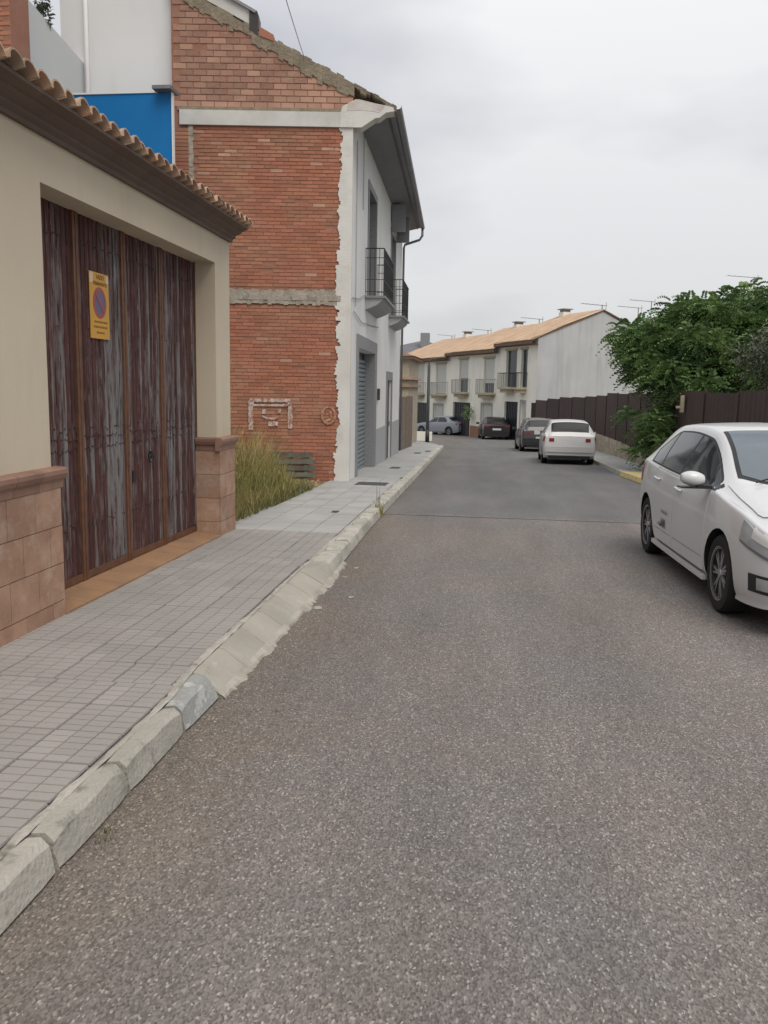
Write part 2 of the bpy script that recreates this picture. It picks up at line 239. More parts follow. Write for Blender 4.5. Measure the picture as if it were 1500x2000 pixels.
# ------------------------------------------------------------------ mesh helpers
class MB:
    """collects vertices and faces in world coordinates"""
    def __init__(s): s.v = []; s.f = []; s.r = []; s.m = []
    def add(s, vs, fs, rnd=None, mi=0):
        o = len(s.v); s.v += [tuple(map(float, p)) for p in vs]
        rr = random.random() if rnd is None else rnd
        for f in fs: s.f.append(tuple(i + o for i in f)); s.r.append(rr); s.m.append(mi)
        return s
    def quad(s, a, b, c, d, rnd=None, mi=0): return s.add([a, b, c, d], [(0, 1, 2, 3)], rnd, mi)
    def box(s, lo, hi, rnd=None, mi=0, T=None, back=True):
        x0, y0, z0 = lo; x1, y1, z1 = hi
        vs = [(x0, y0, z0), (x1, y0, z0), (x1, y1, z0), (x0, y1, z0), (x0, y0, z1), (x1, y0, z1), (x1, y1, z1), (x0, y1, z1)]
        if T: vs = [T(*p) for p in vs]
        fs = [(0, 3, 2, 1), (4, 5, 6, 7), (0, 1, 5, 4), (1, 2, 6, 5), (3, 0, 4, 7)]
        if back: fs.append((2, 3, 7, 6))
        return s.add(vs, fs, rnd, mi)
    def prism(s, poly, ext, rnd=None, mi=0):
        """poly: 3d points; ext: vector"""
        n = len(poly); e = Vector(ext); a = [Vector(p) for p in poly]; vs = a + [p + e for p in a]
        fs = [tuple(range(n)), tuple(range(2 * n - 1, n - 1, -1))] + [(i, i + n, (i + 1) % n + n, (i + 1) % n) for i in range(n)]
        return s.add(vs, fs, rnd, mi)
    def tube(s, path, r, n=6, rnd=None, mi=0, r2=None, caps=True):
        P = [Vector(p) for p in path]; vs = []; k = len(P)
        for i, p in enumerate(P):
            t = (P[min(i + 1, k - 1)] - P[max(i - 1, 0)]).normalized()
            u = t.orthogonal().normalized() if i == 0 else (u - t * u.dot(t)).normalized()
            w = t.cross(u); rr = r if r2 is None else r + (r2 - r) * i / max(1, k - 1)
            for j in range(n):
                a = 2 * math.pi * j / n; vs.append(p + (u * math.cos(a) + w * math.sin(a)) * rr)
        fs = [(i * n + j, i * n + (j + 1) % n, (i + 1) * n + (j + 1) % n, (i + 1) * n + j) for i in range(k - 1) for j in range(n)]
        if caps: fs += [tuple(range(n - 1, -1, -1)), tuple((k - 1) * n + j for j in range(n))]
        return s.add(vs, fs, rnd, mi)
    def lathe(s, prof, T, n=24, rnd=None, mi=0):
        """prof: (radius, height) list, T maps (x,y,h) to world"""
        vs = []
        for r_, h in prof:
            for j in range(n):
                a = 2 * math.pi * j / n; vs.append(T(r_ * math.cos(a), r_ * math.sin(a), h))
        fs = [(i * n + j, i * n + (j + 1) % n, (i + 1) * n + (j + 1) % n, (i + 1) * n + j) for i in range(len(prof) - 1) for j in range(n)]
        return s.add(vs, fs, rnd, mi)
    def mesh(s, name, mats, org=(0, 0, 0), smooth=False, fixn=True):
        me = bpy.data.meshes.new(name); o = Vector(org)
        me.from_pydata([tuple(Vector(p) - o) for p in s.v], [], s.f)
        at = me.attributes.new('rnd', 'FLOAT', 'FACE'); at.data.foreach_set('value', s.r)
        mats = mats if isinstance(mats, (list, tuple)) else [mats]
        for m in mats: me.materials.append(M[m])
        if len(mats) > 1: me.polygons.foreach_set('material_index', s.m)
        if smooth: me.polygons.foreach_set('use_smooth', [True] * len(s.f))
        if fixn:
            bm = bmesh.new(); bm.from_mesh(me); bmesh.ops.recalc_face_normals(bm, faces=bm.faces); bm.to_mesh(me); bm.free()
        me.update(); return me
    def build(s, name, mats, parent=None, smooth=False, fixn=True, angle=None):
        org = Vector(parent['org']) if parent is not None and 'org' in parent else Vector((0, 0, 0))
        o = bpy.data.objects.new(name, s.mesh(name, mats, org, smooth, fixn)); COL.objects.link(o)
        if parent is not None: o.parent = parent; o['org'] = tuple(org)
        else: o['org'] = (0.0, 0.0, 0.0)
        if angle and smooth:
            try: o.data.set_sharp_from_angle(angle=R(angle))
            except Exception: pass
        return o
def tag(o, label=None, cat=None, group=None, kind=None):
    if label: o['label'] = label
    if cat: o['category'] = cat
    if group: o['group'] = group
    if kind: o['kind'] = kind
    return o
def thing(name, loc, label, cat, group=None):
    o = bpy.data.objects.new(name, None); COL.objects.link(o); o.location = loc; o['org'] = tuple(map(float, loc)); o.empty_display_size = .2
    return tag(o, label, cat, group)
def inst(name, me, parent, loc, rot=None):
    """a piece that shares mesh data; loc in world coordinates, parent an unrotated Empty/mesh whose origin is parent['org']"""
    o = bpy.data.objects.new(name, me); COL.objects.link(o); o.parent = parent
    o.location = Vector(loc) - Vector(parent['org'])
    if rot: o.rotation_euler = rot
    return o
def struct(mb, name, mats, **k): return tag(mb.build(name, mats, **k), kind='structure')

def zg(y):
    """height of the road surface: it falls away from the camera, steeper beyond the garage"""
    def s(y): return .012 * y if y < 10 else (.12 + .031 * (y - 10) if y < 66 else 1.856 + .008 * (y - 66))
    return -(s(y - 2) + 2 * s(y) + s(y + 2)) / 4
def sheet(mb, strips, ys, off):
    """strips: function y -> list of x; grid following the ground"""
    rows = [[(x, y, zg(y) + off) for x in strips(y)] for y in ys]
    n = len(rows[0]); vs = [p for r_ in rows for p in r_]
    fs = [(i * n + j, i * n + j + 1, (i + 1) * n + j + 1, (i + 1) * n + j) for i in range(len(rows) - 1) for j in range(n - 1)]
    return mb.add(vs, fs)
def lerp_tab(tab, y):
    for (a, xa), (b, xb) in zip(tab, tab[1:]):
        if y <= b: return xa + (xb - xa) * max(0, (y - a)) / (b - a)
    return tab[-1][1]

# ------------------------------------------------------------------ ground, road, pavements
YS = [-12, -8, -4, -2] + [i * .5 for i in range(-2, 60)] + list(range(30, 90, 2)) + [90, 100, 130, 200, 400, 900]
struct(sheet(MB(), lambda y: [-900, -200, -60, -20, -8, -3, 0, 3, 8, 20, 60, 200, 900], YS, -.03), 'ground', 'terrain', fixn=False)
KF = [(-12, -1.42), (4.4, -1.44), (7.6, -1.40), (11.7, -1.49), (17.5, -1.59), (37, -1.93), (60, -2.3)]   # front foot of the left kerb
def kf(y): return lerp_tab(KF, y)
ys1 = [-12, -6, -3] + [i * .5 for i in range(-4, 25)] + [12.45]
struct(sheet(MB(), lambda y: [kf(y) - .25, -1, 0, 1, 2, 3, 4, 5.5], ys1, 0), 'road', 'asphalt', fixn=False)
mb = MB()
sheet(mb, lambda y: [kf(y) - .25, -1, 0, 1, 2, 3, 4, 5.2], [12.45 + i * .5 for i in range(50)] + [37.2], .004)
sheet(mb, lambda y: [-30, -12, -6, -3, -2, 0, 2, 4, 5], [37.2 + i for i in range(0, 45)], .004)
struct(mb, 'road', 'asphalt2', fixn=False)
# ragged edge where the newer asphalt laps onto the old surface
mb = MB(); prev = None; w = .1; x = -1.5
while x < 4.8:
    w = min(.26, max(.0, w + random.gauss(0, .05))); row = ((x, 12.40, zg(12.40) + .005), (x, 12.45 + w, zg(12.45 + w) + .0085))
    if prev: mb.quad(prev[0], row[0], row[1], prev[1])
    prev = row; x += random.uniform(.05, .14)
struct(mb, 'road_seam', 'asphalt', fixn=False)
# left pavement
KB = [(-12, -1.55), (4.0, -1.555), (4.45, -1.60), (7.4, -1.63), (8, -1.60), (12.8, -1.67), (18.4, -1.79), (37.9, -2.15), (60, -2.6)]
def kb(y): return lerp_tab(KB, y)
PH = .14
pav = MB()
sheet(pav, lambda y: [-3.4, -2.4, kb(y) + .01], [-12, -4] + [i * .5 for i in range(-2, 37)], PH - .022)
pavement = struct(pav, 'pavement', 'grout', fixn=False)
far = MB()
sheet(far, lambda y: [-3.5, -2.8, kb(y) + .01], [18 + i * .5 for i in range(40)] + [38], PH)
corner = [(-3.5, 38), (-2.15, 38), (-2.32, 39.4), (-2.75, 41.2), (-3.3, 42.8), (-4.2, 44.5), (-6.5, 46.8), (-11, 49.5), (-11, 46.5), (-4, 41)]
far.add([(x, y, zg(y) + PH) for x, y in corner], [tuple(range(len(corner)))])
for a, b in zip(corner[1:7], corner[2:8]):
    far.quad((a[0], a[1], zg(a[1]) - .02), (b[0], b[1], zg(b[1]) - .02), (b[0], b[1], zg(b[1]) + PH - .001), (a[0], a[1], zg(a[1]) + PH - .001))
struct(far, 'pavement', 'concrete', fixn=False)
# paving tiles: nine pads with recessed joints on each
TS = .33
def tile_mesh(k):
    mb = MB(); g = .006; p = (TS - .008) / 3; h = .018
    q = (TS - .008) / 5
    for i in range(3):
        for j in range(5):
            x0 = -TS / 2 + .004 + i * p; y0 = -TS / 2 + .004 + j * q
            a = .0012; b = .0038; zz = h + random.uniform(-.0008, .0008)
            lo = [(x0 + a, y0 + a, .008), (x0 + p - a, y0 + a, .008), (x0 + p - a, y0 + q - a, .008), (x0 + a, y0 + q - a, .008)]
            hi = [(x0 + b, y0 + b, zz), (x0 + p - b, y0 + b, zz), (x0 + p - b, y0 + q - b, zz), (x0 + b, y0 + q - b, zz)]
            mb.add(lo + hi, [(4, 5, 6, 7), (0, 1, 5, 4), (1, 2, 6, 5), (2, 3, 7, 6), (3, 0, 4, 7)], rnd=(i * 5 + j) * .013 + k * .17)
    return mb.mesh('paving_tile', 'tile', fixn=False)
TM = [tile_mesh(k) for k in range(5)]
def flat_tile(k):
    mb = MB(); a = TS / 2 - .002; b = a - .003
    mb.add([(-a, -a, .004), (a, -a, .004), (a, a, .004), (-a, a, .004), (-b, -b, .018), (b, -b, .018), (b, b, .018), (-b, b, .018)], [(4, 5, 6, 7), (0, 1, 5, 4), (1, 2, 6, 5), (2, 3, 7, 6), (3, 0, 4, 7)], rnd=k * .2)
    return mb.mesh('paving_tile', 'concrete_tile', fixn=False)
TM2 = [flat_tile(k) for k in range(5)]
pav_o = pavement; cnt = 0; fill = MB()
y = 1.35
while y < 18.0:
    slope = math.atan((zg(y + .2) - zg(y - .2)) / .4); x = kb(y) - .045 - TS / 2
    xl = -2.86 if y < 9.5 else -3.05
    while x - TS / 2 > xl - .30:
        z = zg(y) + PH - .020 + random.uniform(-.0015, .0015)
        if y > 16.6 and x < -2.75: break
        if cnt < 290: inst('paving_tile', random.choice(TM if y < 9.6 else TM2), pav_o, (x, y, z), (slope + random.gauss(0, .002), random.gauss(0, .002), 0)); cnt += 1
        else: fill.box((x - TS / 2 + .004, y - TS / 2 + .004, z), (x + TS / 2 - .004, y + TS / 2 - .004, z + .017))
        x -= TS
    y += TS
if fill.v:
    o = fill.build('paving_tiles_distant', 'concrete_tile', pav_o); tag(o, kind='stuff')
# mortar bed between tiles and kerb, cracked
mb = MB(); prev = None; w0 = .045; y = .5
while y < 17.5:
    w0 = min(.062, max(.028, w0 + random.uniform(-.009, .009))); row = ((kb(y) - w0, y, zg(y) + PH - .006 + random.uniform(-.002, .002)), (kb(y) - w0 * .4, y, zg(y) + PH - .002 + random.uniform(-.003, .002)), (kb(y) - .003, y, zg(y) + PH - .006 + random.uniform(-.004, .002)))
    if prev: mb.quad(prev[0], prev[1], row[1], row[0]); mb.quad(prev[1], prev[2], row[2], row[1])
    prev = row; y += random.uniform(.03, .07)
tag(mb.build('mortar_strip', 'kerb', pav_o), kind='stuff')

# kerb: single stones, full height, then lowered in front of the gate, then full height again
kerb_o = struct(sheet(MB(), lambda y: [kb(y), kf(y) - .02], [-12] + [i * .5 for i in range(-2, 75)], -.012), 'kerb', 'grout', fixn=False)
def kerb_stone(y0, y1, m, drop0=0, drop1=0, wob=.004, label=None, sink=0.0):
    """drop 0 = full kerb, 1 = lowered to a ramp"""
    n = 6; prof = []; rows = []
    for i in range(n + 1):
        t = i / n; y = y0 + (y1 - y0) * t; dr = drop0 + (drop1 - drop0) * t; g = zg(y); xb = kb(y) + .004; xf = kf(y)
        j = lambda a=1: random.gauss(0, wob * a)
        e = (.014 if drop0 < .5 else 0) if i in (0, n) else 0          # rounded ends
        topx = xf - .038 + j(.6) ; midx = xf - .02 + j()
        full = [(xb, PH - e * .6 + j(.4)), (topx - .006 - e, PH + .002 - e * .35 + j(.5)), (topx + .012 + j(.3), PH - .016 - e + j(.5)), (midx + .006 - e * .6, PH * .50 + j()), (xf - .004 - e * .5, .012)]
        low = [(xb, PH - .004), (xb + .04, PH - .012), (xb + (xf - xb) * .45, .099), (xb + (xf - xb) * .8, .058 + j(.5)), (xf + .03, .014 + j(.5))]
        rows.append([(a[0] * (1 - dr) + b[0] * dr, y, g - sink + a[1] * (1 - dr) + b[1] * dr) for a, b in zip(full, low)] )
    mb = MB(); k = 5; vs = [p for r_ in rows for p in r_]
    fs = [(i * k + j_, (i + 1) * k + j_, (i + 1) * k + j_ + 1, i * k + j_ + 1) for i in range(n) for j_ in range(k - 1)]
    o = len(vs); vs += [(rows[0][0][0], y0, zg(y0) - .03), (rows[0][-1][0], y0, zg(y0) - .03), (rows[n][0][0], y1, zg(y1) - .03), (rows[n][-1][0], y1, zg(y1) - .03)]
    fs += [(o, 0, 1, 2, 3, 4, o + 1), (o + 2, n * k + 4, n * k + 3, n * k + 2, n * k + 1, n * k, o + 3)]
    fs[-1] = (o + 3, n * k + 4, n * k + 3, n * k + 2, n * k + 1, n * k, o + 2)
    mb.add(vs, fs); ob = mb.build('kerb_stone', m, kerb_o, smooth=True, angle=24)
    if label: ob['label'] = label
y = -.6
for y1 in (.1, .75, 1.38, 2.0, 2.6, 3.2, 3.86): kerb_stone(y + .015, y1 - .015, 'kerb', wob=.005); y = y1
kerb_stone(3.875, 4.36, 'kerb_grey', 0, .35, label='short grey painted kerb stone next to the lowered kerb')
kerb_stone(4.37, 7.2, 'mortar', 1, 1, wob=0, sink=.003)
ends = [4.38, 4.86, 5.32, 5.78, 6.25, 6.72, 7.2]
for a, b in zip(ends, ends[1:]): kerb_stone(a + .007, b - .007, 'kerb_drop', 1, 1, wob=.0006)
kerb_stone(7.21, 7.7, 'kerb_drop', 1, .3, wob=.003)
y = 7.71
while y < 37.8:
    d = .62 if y < 13 else 1.0
    kerb_stone(y + .006, y + d - .006, 'kerb_pale', .3 if y < 7.8 else 0, 0, wob=.007 if y < 13 else .005); y += d
# crumbling mortar at the foot of the lowered kerb
mb = MB(); prev = None; w0 = .03; y = 4.36
while y < 8.3:
    w0 = min(.032, max(.0, w0 + random.gauss(-.001 if y > 4.6 else -.01, .012))); x0 = kf(y) + .0
    row = ((x0, y, zg(y) + .036), (x0 + .030 + w0 * .45, y, zg(y) + .017 + random.uniform(-.004, .005)), (x0 + .036 + w0, y, zg(y) + .001))
    if prev: mb.quad(prev[0], prev[1], row[1], row[0]); mb.quad(prev[1], prev[2], row[2], row[1])
    prev = row; y += random.uniform(.018, .04)
for _ in range(4):
    y = random.uniform(5.6, 8.2); x = kf(y) + random.uniform(.1, .32); r_ = random.uniform(.015, .05); ring = [(x + r_ * random.uniform(.6, 1.1) * math.cos(t), y + r_ * 1.3 * random.uniform(.6, 1.1) * math.sin(t), zg(y) + .004) for t in [k * math.pi / 4 for k in range(8)]]
    mb.add(ring, [tuple(range(8))])
tag(mb.build('mortar_crumbs', 'mortar', kerb_o), kind='stuff')
# loose grit in the gutter
mb = MB()
for k in range(240):
    y = random.uniform(1.6, 12) ** 1; x = kf(y) + abs(random.gauss(0, .12)) + .02; s_ = random.uniform(.003, .011)
    if 4.3 < y < 8.2: x += .05
    c = Vector((x, y, zg(y) + s_ * .4)); q = [c + Vector((random.uniform(-s_, s_), random.uniform(-s_, s_), random.uniform(0, s_))) for _ in range(5)]
    mb.add(q, [(0, 1, 2), (0, 2, 3), (0, 3, 4), (1, 2, 4), (2, 3, 4), (0, 1, 4)])
tag(mb.build('gutter_grit', 'mortar'), 'loose pale grit lying along the foot of the kerb', 'grit', kind='stuff')

# right pavement with its kerb
RE = [(-12, 3.98), (17.5, 3.98), (19.2, 3.62), (22.7, 3.5), (34, 3.55), (44, 2.9), (52, 1.8)]
def re_(y): return lerp_tab(RE, y)
mb = MB(); ysr = [-12, 0, 6, 12, 15, 17.5, 18.5] + [19 + i for i in range(32)]
sheet(mb, lambda y: [re_(y) + .13, max(re_(y) + .4, 4.2), 5.3], ysr, .12); struct(mb, 'pavement', 'concrete', fixn=False)
mb = MB()
for a, b in zip(ysr, ysr[1:]):
    for q0, q1 in (((0, 0), (.01, .115)), ((.01, .115), (.14, .122))):
        mb.quad((re_(a) + q0[0], a, zg(a) + q0[1]), (re_(b) + q0[0], b, zg(b) + q0[1]), (re_(b) + q1[0], b, zg(b) + q1[1]), (re_(a) + q1[0], a, zg(a) + q1[1]))
struct(mb, 'kerb', 'kerb_pale')
mb = MB(); pts = [(3.50, 22.6), (3.9, 22.5), (4.25, 21.2), (4.3, 19.3), (3.7, 19.2), (3.58, 20.5)]
ctr = (3.95, 20.9)
ring = [(x, y, zg(y) + .128) for x, y in pts]
mb.add(ring + [(*ctr, zg(ctr[1]) + .13)], [(i, (i + 1) % 6, 6) for i in range(6)])
for i in (4, 5):
    a, b = pts[i], pts[(i + 1) % 6]; mb.quad((a[0] - .05, a[1], zg(a[1]) + .015), (b[0] - .05, b[1], zg(b[1]) + .015), (b[0], b[1], zg(b[1]) + .128), (a[0], a[1], zg(a[1]) + .128))
struct(mb, 'yellow_kerb_marking', 'yellow')
# lot between garage and brick house
struct(sheet(MB(), lambda y: [-9, -6, -4.5, -3.6, -3.06 + random.uniform(-.03, .03)], [9.4 + i * .4 for i in range(20)], PH - .01), 'earth_plot', 'earth', fixn=False)

# ------------------------------------------------------------------ garage with maroon gate
gar = thing('garage', (-3.2, 7, zg(7) + PH), 'cream garage with clay tile eaves, terracotta plinth and worn maroon folding gate', 'garage')
GX = -2.93; GYa, GYb = -6.0, 9.43; OY0, OY1, OZ = 5.39, 8.93, 2.955; DX = -3.16; ZB = -.25
mb = MB()
mb.quad((GX, GYa, ZB), (GX, OY0, ZB), (GX, OY0, 3.30), (GX, GYa, 3.30)); mb.quad((GX, OY1, ZB), (GX, GYb, ZB), (GX, GYb, 3.30), (GX, OY1, 3.30))
mb.quad((GX, OY0, OZ), (GX, OY1, OZ), (GX, OY1, 3.30), (GX, OY0, 3.30))
mb.quad((GX, OY0, OZ), (DX - .06, OY0, OZ), (DX - .06, OY1, OZ), (GX, OY1, OZ))
mb.quad((GX, OY0, ZB), (GX, OY0, OZ), (DX - .06, OY0, OZ), (DX - .06, OY0, ZB)); mb.quad((GX, OY1, ZB), (DX - .06, OY1, ZB), (DX - .06, OY1, OZ), (GX, OY1, OZ))
mb.quad((GX, GYb, ZB), (-9, GYb, ZB), (-9, GYb, 3.30), (GX, GYb, 3.30)); mb.quad((-9, GYa, ZB), (-9, GYa, 3.3), (-9, GYb, 3.3), (-9, GYb, ZB)); mb.quad((GX, GYa, ZB), (GX, GYa, 3.3), (-9, GYa, 3.3), (-9, GYa, ZB))
mb.quad((DX - .06, OY0, OZ), (DX - .06, OY1, OZ), (DX - .06, OY1, ZB), (DX - .06, OY0, ZB))
mb.build('wall', 'cream', gar, fixn=False)
# plinth: joint core, tiles, moulding
PXF = GX + .045; ZT = .965
def plinth_side(y0, y1, ends):
    core = MB(); core.box((GX + .002, y0, ZB), (PXF - .006, y1, ZT)); return core
for y0, y1 in ((GYa, OY0), (OY1, GYb)):
    mb = MB(); mb.box((GX + .002, y0 + .006, ZB), (PXF - .008, y1 - .006, ZT)); mb.build('plinth', 'terra_joint', gar)
for y0, y1, sg in ((OY0, 0, 1), (OY1, 0, -1)):                       # plinth returns into the jambs
    mb = MB(); a, b = (y0 + .002, y0 + .03) if sg > 0 else (y0 - .03, y0 - .002); mb.box((DX, a, ZB), (PXF - .008, b, ZT)); mb.build('plinth', 'terra_joint', gar)
def ptile(lo, hi): 
    mb = MB(); mb.box(lo, hi); mb.build('plinth_tile', 'terracotta', gar)
tw, th = .335, .26
z = ZT - th
row = 0
while z > -.3:
    off = (row % 2) * tw / 2
    y = OY0 - tw + off
    yy = OY0 + .034
    first = True
    while yy > 2.9:
        w = (tw if not (first and row % 2) else tw / 2)
        d = random.uniform(0, .004)
        ptile((PXF - .012, yy - w + .003, z + .003), (PXF + d, yy - .003, z + th - .003)); yy -= w; first = False
    cuts = (OY1 - .034, OY1 + .16, GYb + .012) if row % 2 else (OY1 - .034, OY1 + .31, GYb + .012)
    for a, b in zip(cuts, cuts[1:]): ptile((PXF - .012, a + .002, z + .003), (PXF + random.uniform(0, .004), b - .002, z + th - .003))
    for yj, s_ in ((OY0, 1), (OY1, -1)):
        a, b = (yj + .028, yj + .034) if s_ > 0 else (yj - .034, yj - .028)
        ptile((DX + .002, a, z + .003), (PXF - .014, b, z + th - .003))
    z -= th; row += 1
for y0, y1 in ((2.6, OY0 + .07), (OY1 - .07, GYb + .05)):
    n = max(1, round((y1 - y0) / .33)); st = (y1 - y0) / n
    for i in range(n):
        a, b = y0 + i * st + .002, y0 + (i + 1) * st - .002; d = random.uniform(-.003, .003)
        prof = [(GX + .001, ZT), (PXF + .004 + d, ZT), (PXF + .008 + d, ZT + .05), (PXF + .028 + d, ZT + .07), (PXF + .042 + d, ZT + .10), (PXF + .042 + d, ZT + .128), (PXF + .02 + d, ZT + .14), (GX + .001, ZT + .145)]
        m_ = MB(); m_.prism([(x, a, zz) for x, zz in prof], (0, b - a, 0)); m_.build('plinth_moulding', 'terra_trim', gar)
for yj, s_ in ((OY0, 1), (OY1, -1)):
    m_ = MB(); prof = [(0, ZT), (.038, ZT), (.04, ZT + .05), (.06, ZT + .07), (.07, ZT + .10), (.07, ZT + .128), (.05, ZT + .14), (0, ZT + .145)]
    m_.prism([(DX + .01, yj + s_ * (p + .002), zz) for p, zz in prof], (GX - DX - .012, 0, 0)); m_.build('plinth_moulding', 'terra_trim', gar)
# threshold tiles
n = 11; st = (OY1 - OY0 - .07) / n
for i in range(n):
    a = OY0 + .035 + i * st
    m_ = MB(); b = a + st - .004; za, zb_ = zg(a) + PH, zg(b) + PH
    vs = [(DX - .04, a, za + .05), (PXF + .01, a, za + .012), (PXF + .01, b, zb_ + .012), (DX - .04, b, zb_ + .05)]
    m_.prism([Vector(p) for p in vs], (0, 0, -.08)); m_.build('threshold_tile', 'threshold', gar)
# cornice in steps
prof = [(GX - .01, 3.245), (GX + .035, 3.245), (GX + .035, 3.275), (GX + .07, 3.295), (GX + .07, 3.315), (GX + .14, 3.345), (GX + .14, 3.36), (GX + .215, 3.385), (GX + .215, 3.405), (GX - .01, 3.42)]
mb = MB(); mb.prism([(x, -3, zz) for x, zz in prof], (0, GYb + .03 + 3, 0)); mb.build('cornice', 'cornice', gar)
# roof with clay tiles
mb = MB(); SL = math.tan(R(13))
mb.prism([(GX + .20, -3, 3.407), (GX + .20, -3, 3.415), (-4.1, -3, 3.415 + SL * 1.37), (-9, -3, 3.415 + SL * 1.37), (-9, -3, 3.31), (GX - .02, -3, 3.41)], (0, GYb + .02 + 3, 0))
roof = mb.build('roof', 'roof_mortar', gar)
def barrel(r0, r1, L_, up=True, th=.012, n=6, zf=.82):
    """clay tile along +x (from eave at 0 to L), axis x"""
    mb = MB(); vs = []
    for x, r_ in ((0, r0), (L_, r1)):
        for rr in (r_, r_ - th):
            for j in range(n + 1):
                a = math.pi * j / n; zz = math.sin(a) * rr * zf; vs.append((x, math.cos(a) * rr, zz if up else -zz))
    k = n + 1; fs = []
    for j in range(n):
        fs += [(j, j + 1, 2 * k + j + 1, 2 * k + j), (k + j, 3 * k + j, 3 * k + j + 1, k + j + 1), (j, k + j, k + j + 1, j + 1), (2 * k + j, 2 * k + j + 1, 3 * k + j + 1, 3 * k + j)]
    fs += [(0, 2 * k, 3 * k, k), (n, k + n, 3 * k + n, 2 * k + n)]
    mb.add(vs, fs); me = mb.mesh('roof_tile', 'rooftile', smooth=True); me.set_sharp_from_angle(angle=R(50)); return me
cover = barrel(.08, .066, .46, zf=.95); chan = barrel(.06, .07, .46, up=False, zf=.3)
y = 2.9; ang = R(13)
while y < GYb + .1:
    for r_ in range(2):
        x = GX + .275 - r_ * .37 + random.uniform(-.012, .012); zz = 3.392 + r_ * (.37 * SL + .018)
        ob = inst('roof_tile', cover, roof, (x, y + random.uniform(-.008, .008), zz + .028), (0, ang + random.gauss(0, .012), math.pi + random.gauss(0, .02)))
        if r_ == 0: inst('roof_tile', chan, roof, (x - .085, y + .08, zz + .052), (0, ang, math.pi))
    y += .162
# gate: four folding leaves of planks in rusty steel frames
lb = [OY0 - .02, 6.28, 7.13, 7.97, OY1 + .02]
tops, bots = 2.99, .10
for i in range(4):
    a, b = lb[i] + .006, lb[i + 1] - .006
    leaf_o = MB(); leaf_o.box((DX - .045, a, bots), (DX - .035, b, tops)); leaf = leaf_o.build('gate_leaf', 'dark', gar)
    npl = 11; w = (b - a - .06) / npl
    for k in range(npl):
        p = MB(); y0 = a + .03 + k * w; d = random.uniform(-.003, .003); zb2 = zg((a + b) / 2) + PH + .06
        prof = [(DX - .034, y0 + .001), (DX - .022 + d, y0 + .003), (DX - .004 + d, y0 + .012), (DX - .004 + d, y0 + w - .012), (DX - .022 + d, y0 + w - .003), (DX - .034, y0 + w - .001)]
        p.prism([(x, yy, zb2 + .05) for x, yy in prof], (0, 0, tops - zb2 - .07)); p.build('plank', 'plank', leaf)
    for (ya, yb) in ((a, a + .036), (b - .036, b)):
        f = MB(); f.box((DX - .034, ya, zg(b) + PH + .05), (DX + .012, yb, tops)); f.build('steel_edge', 'rust', leaf)
    f = MB(); f.prism([(DX - .033, a + .028, zg(a) + PH + .052), (DX - .033, b - .028, zg(b) + PH + .052), (DX - .033, b - .028, zg(b) + PH + .11), (DX - .033, a + .028, zg(a) + PH + .11)], (.04, 0, 0)); f.build('bottom_rail', 'rust', leaf)
    nails = MB()
    for zz0, pr in ((.55, .5), (1.16, .9), (1.24, .9), (1.31, .5), (2.1, .3), (2.74, .7)):
        for k in range(npl):
            for q in (.3, .7):
                if random.random() > pr: continue
                zz = zz0 + random.gauss(0, .012)
                yy = a + .03 + (k + q) * w; nails.box((DX - .004, yy - .005, zz - .005), (DX + .003, yy + .005, zz + .005))
    tag(nails.build('nail_heads', 'iron', leaf), kind='stuff')
hd = MB(); yh = 7.62
hd.lathe([(.0, .004), (.028, .004), (.03, 0), (.03, -.004)], lambda x, y_, h: (DX + .0 + h + .004, yh + x, 1.02 + y_), 12)
ringp = [(DX + .025 + .008 * math.sin(t), yh + .035 * math.sin(t), .985 + .04 * math.cos(t)) for t in [i * math.pi / 6 for i in range(13)]]
hd.tube(ringp, .006, 5); hd.box((DX - .004, yh - .012, .98), (DX + .03, yh + .012, 1.05)); hd.build('door_knocker', 'iron', gar)
lk = MB(); lk.box((DX - .004, 7.24, .80), (DX + .006, 7.28, .90)); lk.build('lock_plate', 'iron', gar)

# no-parking sign screwed on the gate
SY0, SY1, SZ0, SZ1 = 6.50, 6.84, 2.03, 2.55
sg = thing('no_parking_sign', (DX + .004, 6.67, 2.03), 'orange no-parking sign plate with faded blue and red disc on the gate', 'sign')
m_ = MB(); m_.box((DX + .001, SY0, SZ0), (DX + .006, SY1, SZ1)); m_.build('plate', 'sign_y', sg)
m_ = MB(); m_.box((DX + .006, SY0 + .004, SZ1 - .085), (DX + .0075, SY0 + .06, SZ1 - .006)); m_.build('sticker', 'sign_pale', sg)
m_ = MB(); m_.box((DX + .006, SY1 - .05, SZ1 - .07), (DX + .0075, SY1 - .006, SZ1 - .012)); m_.build('sticker', 'sign_pale', sg)
cy, cz = 6.67, 2.315
m_ = MB(); m_.lathe([(.118, 0), (.118, .002), (.088, .002), (.088, 0)], lambda x, y_, h: (DX + .006 + h, cy + x, cz + y_ * 1.05), 32); m_.build('red_ring', 'sign_r', sg)
m_ = MB(); m_.lathe([(.087, 0), (.087, .0015), (.0001, .0015)], lambda x, y_, h: (DX + .006 + h, cy + x, cz + y_ * 1.05), 32); m_.build('blue_disc', 'sign_b', sg)
m_ = MB(); c_, s_ = math.cos(R(45)), math.sin(R(45))
m_.box((0, -.1, -.012), (.0015, .1, .012), T=lambda x, y_, z: (DX + .0085 + x, cy + y_ * c_ + z * s_, cz - y_ * s_ + z * c_)); m_.build('red_bar', 'sign_r', sg)
